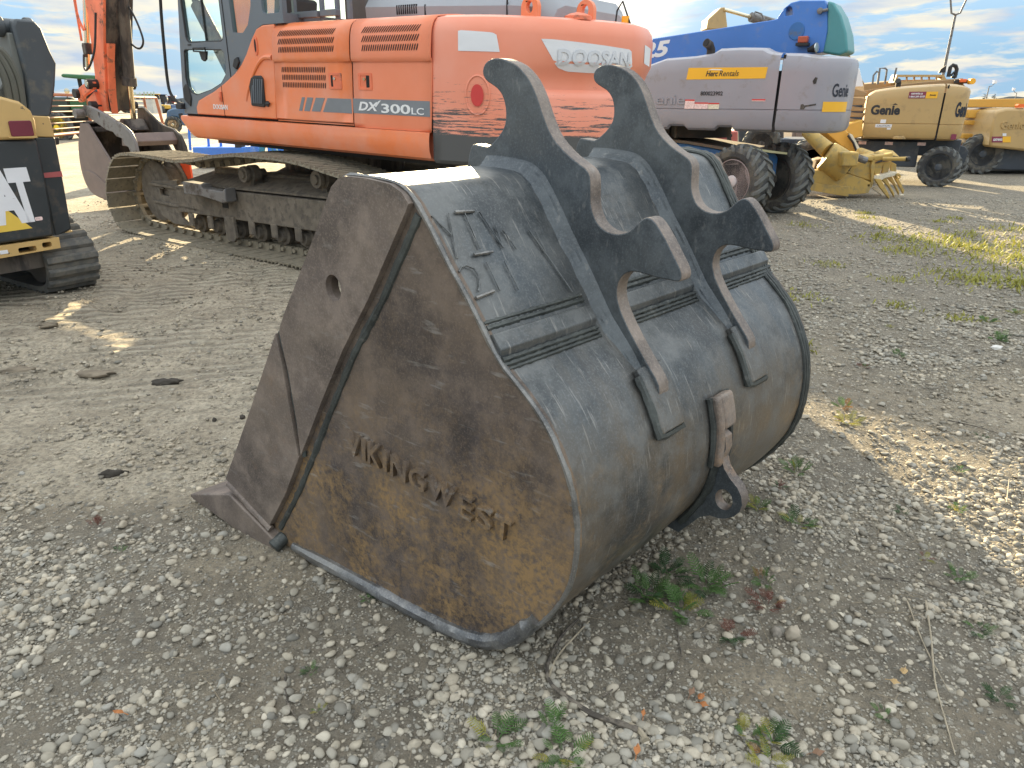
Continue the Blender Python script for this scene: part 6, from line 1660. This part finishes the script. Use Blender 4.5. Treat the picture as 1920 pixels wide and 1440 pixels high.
# ------------------------------------------------------------------ weeds, litter, clods
def leafmat(name, a, b):
    m = bpy.data.materials.new(name); t = NTree(m)
    v = t.coord(); oi = t.n('ShaderNodeObjectInfo')
    c = t.mix(t.rng(t.noise(v, 30, 3), .3, .7), a, b)
    c = t.mix(t.math('MULTIPLY', oi.outputs['Random'], .45), c, tuple(x * .55 for x in a))
    t.fin(c, .65, 0, None, .3)
    tr = t.n('ShaderNodeBsdfTranslucent'); t.l(c, tr.inputs[0])
    mx = t.n('ShaderNodeMixShader'); mx.inputs[0].default_value = .25
    t.l(t.b.outputs[0], mx.inputs[1]); t.l(tr.outputs[0], mx.inputs[2]); t.l(mx.outputs[0], t.out.inputs[0])
    return m
LM = {'g': leafmat('green_leaf', (.085, .175, .055), (.15, .26, .08)), 'y': leafmat('yellowing_leaf', (.26, .29, .06), (.40, .35, .08)),
      'r': leafmat('red_leaf', (.17, .06, .045), (.24, .11, .08)), 'o': leafmat('orange_leaf', (.30, .15, .05), (.38, .22, .08)), 'd': leafmat('dark_green_leaf', (.04, .085, .04), (.075, .14, .055))}
def pinnate(L, pairs, wid, droop):
    """a feathery leaf along +X: stalk and notched leaflets"""
    m = MB()
    def sp(t): return Vector((L * t * (1 - .12 * t * droop), 0, L * (.55 * t - droop * .75 * t * t)))
    m.tube([sp(i / 7) for i in range(8)], [.0016 * (1 - .6 * i / 7) for i in range(8)], 4)
    for k in range(pairs):
        t_ = .16 + .84 * (k + .5) / pairs
        prof = math.sin(math.pi * min(1, .12 + t_ * .92)) ** .7
        l_ = wid * (.35 + .75 * prof) * random.uniform(.85, 1.1)
        o = sp(t_)
        for sg in (-1, 1):
            d = Vector((.55, sg * 1.0, random.uniform(-.15, .25))).normalized()
            n = Vector((1, 0, .15)); w = l_ * .125
            P = [o, o + d * l_ * .25 + n * w, o + d * l_ * .4 + n * w * .45, o + d * l_ * .6 + n * w * 1.0, o + d * l_ * .75 + n * w * .3, o + d * l_,
                 o + d * l_ * .72 - n * w * .45, o + d * l_ * .58 - n * w * .95, o + d * l_ * .42 - n * w * .4, o + d * l_ * .25 - n * w * .8]
            c = o + d * l_ * .5 - Vector((0, 0, .1 * l_))
            m.add([c] + P, [(0, i, i % 10 + 1) for i in range(1, 11)])
    return m
LEAVES = {}
for col in LM:
    LEAVES[col] = []
    for k in range(3):
        o = pinnate(.12, 8 + k, .034, random.uniform(.3, .8)).build('leaf', LM[col], None, fix=False, smooth=False)
        LEAVES[col].append(o.data); bpy.data.objects.remove(o)
def ground_at(px, py):
    p = at(px, py, 1.0); d = p - Vector((0, 0, CAMH)); t_ = -CAMH / d.z
    for _ in range(3):
        q = Vector((0, 0, CAMH)) + d * t_; t_ = (gz(q.x, q.y) - CAMH) / d.z
    return Vector((0, 0, CAMH)) + d * t_
def weed(px, py, size, n, cols, label, up=.35, spread=1.0):
    p = ground_at(px, py)
    t = thing('weed', label, 'weed', 'low feathery weeds growing in the gravel', G=p, yaw=random.uniform(0, 360))
    n = int(n * 1.5); size *= .86
    for k in range(n):
        o = bpy.data.objects.new('leaf', random.choice(LEAVES[random.choice(cols)])); COL.objects.link(o); o.parent = t
        a = 2.4 * k + random.uniform(-.4, .4); s = size / .12 * random.uniform(.6, 1.15)
        o.scale = (s, s, s)
        r_ = random.random() * size * .45 * spread
        o.location = (r_ * math.cos(a), r_ * math.sin(a), .004)
        o.rotation_euler = (random.uniform(-.35, .35), -random.uniform(0, up) * 1.6, a)
W = weed
W(1215, 1120, .115, 13, 'gggdd', 'densest green weed clump, left one beside the back of the bucket', .5)
W(1275, 1145, .115, 12, 'gggy', 'green weed with one yellow-green leaf, in front of the dense clump', .45)
W(1325, 1100, .11, 12, 'ggdg', 'green weed right half of the dense clump behind the bucket', .5)
W(1250, 1075, .10, 9, 'gdd', 'dark green weed in the bucket shadow, back of the dense clump', .5)
W(1430, 1090, .075, 7, 'ggo', 'green weed with orange lower leaves right of the dense clump', .8)
W(1440, 1135, .075, 7, 'rory', 'reddish orange weed low in the pebbles right of the dense clump', .3)
W(1375, 1190, .065, 6, 'rrd', 'dark red flat weed in front of the dense clump', .15)
W(1495, 885, .085, 9, 'gggy', 'bright green weed beyond the lifting eye, near the far bucket heel', .8)
W(1420, 955, .075, 8, 'gyy', 'yellow-green weed just right of the lifting eye', .4)
W(1500, 985, .085, 9, 'ggyd', 'green weed with a dark centre right of the lifting eye', .35)
W(1460, 915, .055, 6, 'ddr', 'small dark weed close behind the lifting eye', .3)
W(1582, 765, .075, 8, 'ggoy', 'green and orange weed right of the far end of the bucket', .7)
W(1592, 795, .080, 9, 'yyrr', 'yellow and pink spreading weed in front of the green and orange one', .3)
W(1620, 690, .060, 6, 'grr', 'green and crimson weed beyond the far end of the bucket', .5)
W(1685, 668, .070, 7, 'ggd', 'green leafy weed farther right beyond the bucket', .5)
W(1665, 615, .055, 5, 'yg', 'small yellow-green weed alone on the bare ground behind', .4)
W(1850, 605, .085, 9, 'ggy', 'green weed patch near the white stone at the right', .4)
W(1875, 640, .095, 10, 'gggd', 'larger green weed patch right beside the white stone', .4)
W(1905, 590, .08, 8, 'ggy', 'green weed at the right edge behind the white stone', .4)
W(1798, 885, .045, 6, 'gd', 'small green moss-like weed at the right above the sunlit strip', .3)
W(1840, 822, .040, 5, 'dd', 'tiny dark green weed at the right edge of the gravel', .3)
W(1690, 962, .040, 6, 'dd', 'tiny dark weed left of the sunlit strip', .3)
W(1795, 960, .050, 7, 'yyg', 'yellow-green lit weed standing in the sunlit strip', .4)
W(1800, 1085, .065, 7, 'ggg', 'green weed under the sunlit strip near the right edge', .4)
W(1735, 1050, .045, 5, 'ry', 'small red and yellow weed left of the one under the sunlit strip', .2)
W(935, 1390, .085, 7, 'gggy', 'pale green fern-like weed at the bottom, left of three', .35)
W(1040, 1360, .075, 6, 'ggg', 'upright pale green fern-like weed at the bottom near the dead root', .9)
W(1060, 1425, .085, 9, 'gyg', 'green and yellow fern-like weed cut by the bottom edge', .4)
W(1450, 1395, .085, 9, 'ggdy', 'green weed at the bottom right beside a light stalk', .6)
W(1395, 1380, .060, 6, 'yg', 'yellowish weed left of the one beside the light stalk', .5)
W(1440, 1430, .07, 7, 'yog', 'yellow weed at the very bottom edge right of centre', .3)
W(1660, 1345, .045, 5, 'dg', 'small dark green weed bottom right among dry stems', .3)
W(1870, 1310, .055, 6, 'dd', 'dark mossy weed in the lower right corner area', .2)
W(1835, 1185, .055, 6, 'dg', 'dark mossy weed on the bare patch at the right', .2)
W(690, 1125, .035, 6, 'dg', 'little dark green weed against the foot of the bucket side', .3)
W(585, 1262, .035, 6, 'gd', 'little green weed in the gravel in front of the bucket', .3)
W(598, 1335, .030, 4, 'yg', 'tiny bright green sprout in the gravel in front of the bucket', .6)
W(185, 985, .050, 6, 'rr', 'thin reddish dry weed on the pale dirt left of the bucket', .9)
W(225, 1035, .030, 5, 'dg', 'tiny green sprout at the border of the gravel on the left', .4)
# low growth far to the right
m = MB()
cl = []
for _ in range(62):
    if _ % 2: cl.append((random.gauss(6.0, .75), random.gauss(7.7, 1.0), random.uniform(.12, .34), 1.0))
    elif _ % 4: cl.append((random.uniform(4.3, 6.0), random.uniform(5.6, 6.8), random.uniform(.10, .26), .9))
    else:
        y = random.uniform(4.6, 12); cl.append((random.uniform(1.9, y * .72), y, random.uniform(.06, .14), .7))
for cx, cy, cr, cs in cl:
    for _ in range(int(70 + 420 * cr)):
        x, y = random.gauss(cx, cr), random.gauss(cy, cr * .9)
        z = gz(x, y); a = random.uniform(0, 6.28); L = random.uniform(.015, .055) * cs
        d = Vector((math.cos(a) * L, math.sin(a) * L, L * random.uniform(.3, 1.6))); w_ = Vector((-math.sin(a), math.cos(a), 0)) * L * .2
        c = Vector((x, y, z))
        m.add([c - w_ * .5, c + w_ * .5, c + d * .6 + w_, c + d, c + d * .6 - w_], [(0, 1, 2, 3, 4)])
o = m.build('ground_cover', LM['y'], None, fix=False, smooth=False); tag(o, 'sparse yellow-green low growth on the ground before the tan boom lifts', 'ground cover', kind='stuff')
m = MB()
for _ in range(1500):
    y = random.uniform(1.35, 6); x = random.uniform(-.9, .9) * y * .8
    g = float(gravelness(np.array([x]), np.array([y]))[0])
    if random.random() > .25 + (.75 if x > .6 else 0) * g: continue
    z = gz(x, y) + .006; a = random.uniform(0, 6.28); L = random.uniform(.02, .085); b = a + random.uniform(-.5, .5)
    c = Vector((x, y, z)); q = c + Vector((math.cos(a), math.sin(a), random.uniform(-.02, .10))) * L; e_ = q + Vector((math.cos(b), math.sin(b), random.uniform(-.1, .05))) * L * .8
    m.tube([c, q, e_], [.0009, .0008, .0004], 3)
o = m.build('dry_grass', paint('dry_straw', (.26, .21, .14), .8, .3, 20), None, fix=False); tag(o, 'dry broken straws and stems lying among the pebbles', 'straw', kind='stuff')
# twigs and the dead root
BARK = paint('weathered_bark', (.17, .145, .115), .85, .3, 20, dirt=(.07, .06, .05), dirt_at=.5, dscale=30, bump=.5)
BARKL = paint('pale_dead_stalk', (.34, .29, .21), .8, .2, 20, bump=.3)
def twig(pxs, r, label, mat=None, name='twig', cat='twig', lift=.008):
    P = [ground_at(a, b) for a, b in pxs]; o0 = P[0].copy()
    P = smooth_path([tuple(p - o0 + Vector((0, 0, lift))) for p in P], 4)
    n = len(P)
    o = MB().tube(P, [r * (1 - .6 * i / n) * random.uniform(.85, 1.15) for i in range(n)], 6, .12).build(name, mat or BARK, None)
    o.location = o0; tag(o, label, cat)
twig([(1195, 1375), (1160, 1362), (1110, 1345), (1070, 1318), (1035, 1290), (1025, 1262), (1035, 1230), (1055, 1195), (1085, 1165)], .009, 'thick curved dead root lying in the gravel below the bucket heel', cat='root', name='dead_root', lift=.012)
twig([(1028, 1275), (1045, 1235), (1075, 1200), (1105, 1168)], .0045, 'thin root strand bending beside the thick dead root', BARKL, cat='root', name='dead_root')
twig([(1210, 1395), (1200, 1378), (1180, 1362)], .010, 'broken splintered end of the dead root', BARKL, cat='root', name='root_end', lift=.012)
twig([(1130, 1310), (1155, 1292), (1172, 1280)], .003, 'short bent twig right of the dead root')
twig([(1225, 1310), (1250, 1280), (1275, 1238)], .003, 'thin straight twig in the gravel below the weed clump')
twig([(1278, 1235), (1272, 1205), (1270, 1180)], .0028, 'upright dark twig joining the thin straight one')
twig([(1735, 1130), (1745, 1200), (1752, 1280), (1770, 1350), (1790, 1420)], .0035, 'long dry stem running down the lower right gravel', BARKL)
twig([(1700, 1130), (1722, 1190), (1745, 1240), (1778, 1300)], .003, 'second dry stem crossing the long one', BARKL)
twig([(1640, 1085), (1740, 1100), (1830, 1130), (1915, 1150)], .0025, 'dark stem lying across the gravel at the right')
twig([(1885, 950), (1888, 925), (1890, 905)], .003, 'pale stub standing up beside the sunlit strip', BARKL, lift=.02)
twig([(1775, 790), (1840, 805), (1915, 830)], .003, 'dark twig near the right edge above the sunlit strip')
twig([(290, 858), (320, 838), (338, 818)], .0035, 'pale straw lying across the dirt left of the bucket', BARKL)
twig([(535, 1270), (540, 1320), (560, 1355)], .0035, 'curved grey twig in the gravel in front of the bucket')
twig([(700, 1215), (725, 1203), (745, 1190)], .003, 'dark straight twig in front of the bucket foot')
twig([(740, 1322), (765, 1314), (790, 1308)], .0028, 'short dark twig among the stones bottom centre')
twig([(200, 1320), (215, 1335), (232, 1352)], .003, 'pair of dry stems at the lower left')
twig([(975, 1370), (1000, 1340), (1015, 1315)], .003, 'thin stem left of the dead root')
# fallen leaves
LFM = [paint('orange_dead_leaf', (.42, .16, .05), .7, .2, 30, bump=.3), paint('tan_dead_leaf', (.50, .34, .16), .7, .2, 30, bump=.3), paint('brown_dead_leaf', (.22, .13, .08), .8, .2, 30, bump=.3)]
def leaf(px, py, s, k, label):
    p = ground_at(px, py); a = random.uniform(0, 6.28)
    pts = [(0, 0, .004), (.35, .28, .010), (.62, .30, .012), (.85, .18, .006), (1.15, 0, .012), (.85, -.2, .01), (.6, -.33, .004), (.3, -.25, .008), (.55, 0, .016)]
    m = MB().add([(x * s * math.cos(a) - y * s * math.sin(a), x * s * math.sin(a) + y * s * math.cos(a), z + .012) for x, y, z in pts], [(8, i, (i + 1) % 8) for i in range(8)])
    m.tube([(0, 0, .016), (-.4 * s * math.cos(a), -.4 * s * math.sin(a), .01)], .0012, 4)
    o = m.build('fallen_leaf', LFM[k], None, fix=False); o.location = p; tag(o, label, 'leaf')
leaf(1318, 1308, .032, 0, 'orange-brown dead leaf in the pebbles right of the dead root')
leaf(1310, 1325, .026, 0, 'pinkish orange dead leaf just below the orange-brown one')
leaf(1292, 1312, .028, 2, 'greyish dead leaf left of the orange-brown one')
leaf(1205, 1352, .020, 0, 'small orange leaf scrap at the root end')
leaf(1192, 1425, .030, 0, 'bright orange dead leaf at the bottom edge')
leaf(1695, 1260, .035, 1, 'pale tan dead leaf in the lower right gravel')
leaf(1665, 1282, .028, 1, 'orange-tan dead leaf just below the pale one')
leaf(235, 1345, .028, 0, 'orange dead leaf on dry stems at the lower left')
leaf(1520, 1420, .03, 2, 'brown curled leaf by the light stalk at the bottom right')
# dark clods on the dirt
CLOD = paint('dark_clod', (.055, .047, .038), .95, .3, 10, bump=.8, bscale=60, bdist=.01)
CLODB = paint('brown_clod', (.20, .165, .12), .95, .3, 10, bump=.8, bscale=60, bdist=.01)
def clod(px, py, sx, sy, sz, mat, label, yaw=0, name='dirt_clod', cat='clod'):
    p = ground_at(px, py); V_, F_ = ico(3)
    n = 1 + 1.1 * (fbm(V_[:, 0] * 1.0 + 9 + px, V_[:, 1] * 1.7 + V_[:, 2], 2.6, 4, 5))[:, None]; sx *= .72; sy *= .8; sz *= 1.1
    o = bpy.data.objects.new(name, npmesh(name, V_ * n * np.array([sx, sy, sz]), F_, 3)); COL.objects.link(o)
    o.data.materials.append(mat); o.location = p + Vector((0, 0, sz * .45)); o.rotation_euler = (0, 0, R(yaw)); tag(o, label, cat)
clod(212, 892, .075, .022, .020, CLOD, 'dark bark-like lump with a pointed end on the pale dirt', 15)
clod(312, 720, .115, .035, .022, CLOD, 'long dark clod lying on the tracked dirt left of the bucket', 12)
clod(180, 703, .14, .06, .018, CLODB, 'flat brown clod with straw left of the long dark clod', 5)
clod(38, 698, .15, .05, .022, CLODB, 'brown clod at the left edge of the picture', 12)
clod(90, 612, .10, .04, .015, CLODB, 'low brown clod behind the one at the left edge', 10)
clod(455, 785, .022, .018, .014, CLOD, 'small dark stone left of the bucket side', 0, 'dark_stone', 'stone')
clod(402, 790, .016, .014, .012, CLOD, 'smaller dark stone left of the small dark one', 0, 'dark_stone', 'stone')
clod(1868, 655, .055, .03, .018, paint('chalk_white_stone', (.72, .70, .66), .8), 'flat chalk-white stone lying by the weeds at the right', 5, 'white_stone', 'stone')
clod(1485, 1195, .036, .028, .026, paint('big_tan_stone', (.36, .31, .24), .85), 'largest rounded tan stone in the right gravel', 20, 'tan_stone', 'stone')
clod(1455, 1190, .024, .02, .018, paint('grey_tan_stone', (.27, .24, .20), .85), 'second largest tan stone just left of the largest', 20, 'tan_stone', 'stone')
clod(160, 1165, .030, .02, .013, paint('flat_tan_stone', (.34, .31, .25), .85), 'flat angular stone on the damp patch at the lower left', 30, 'flat_stone', 'stone')
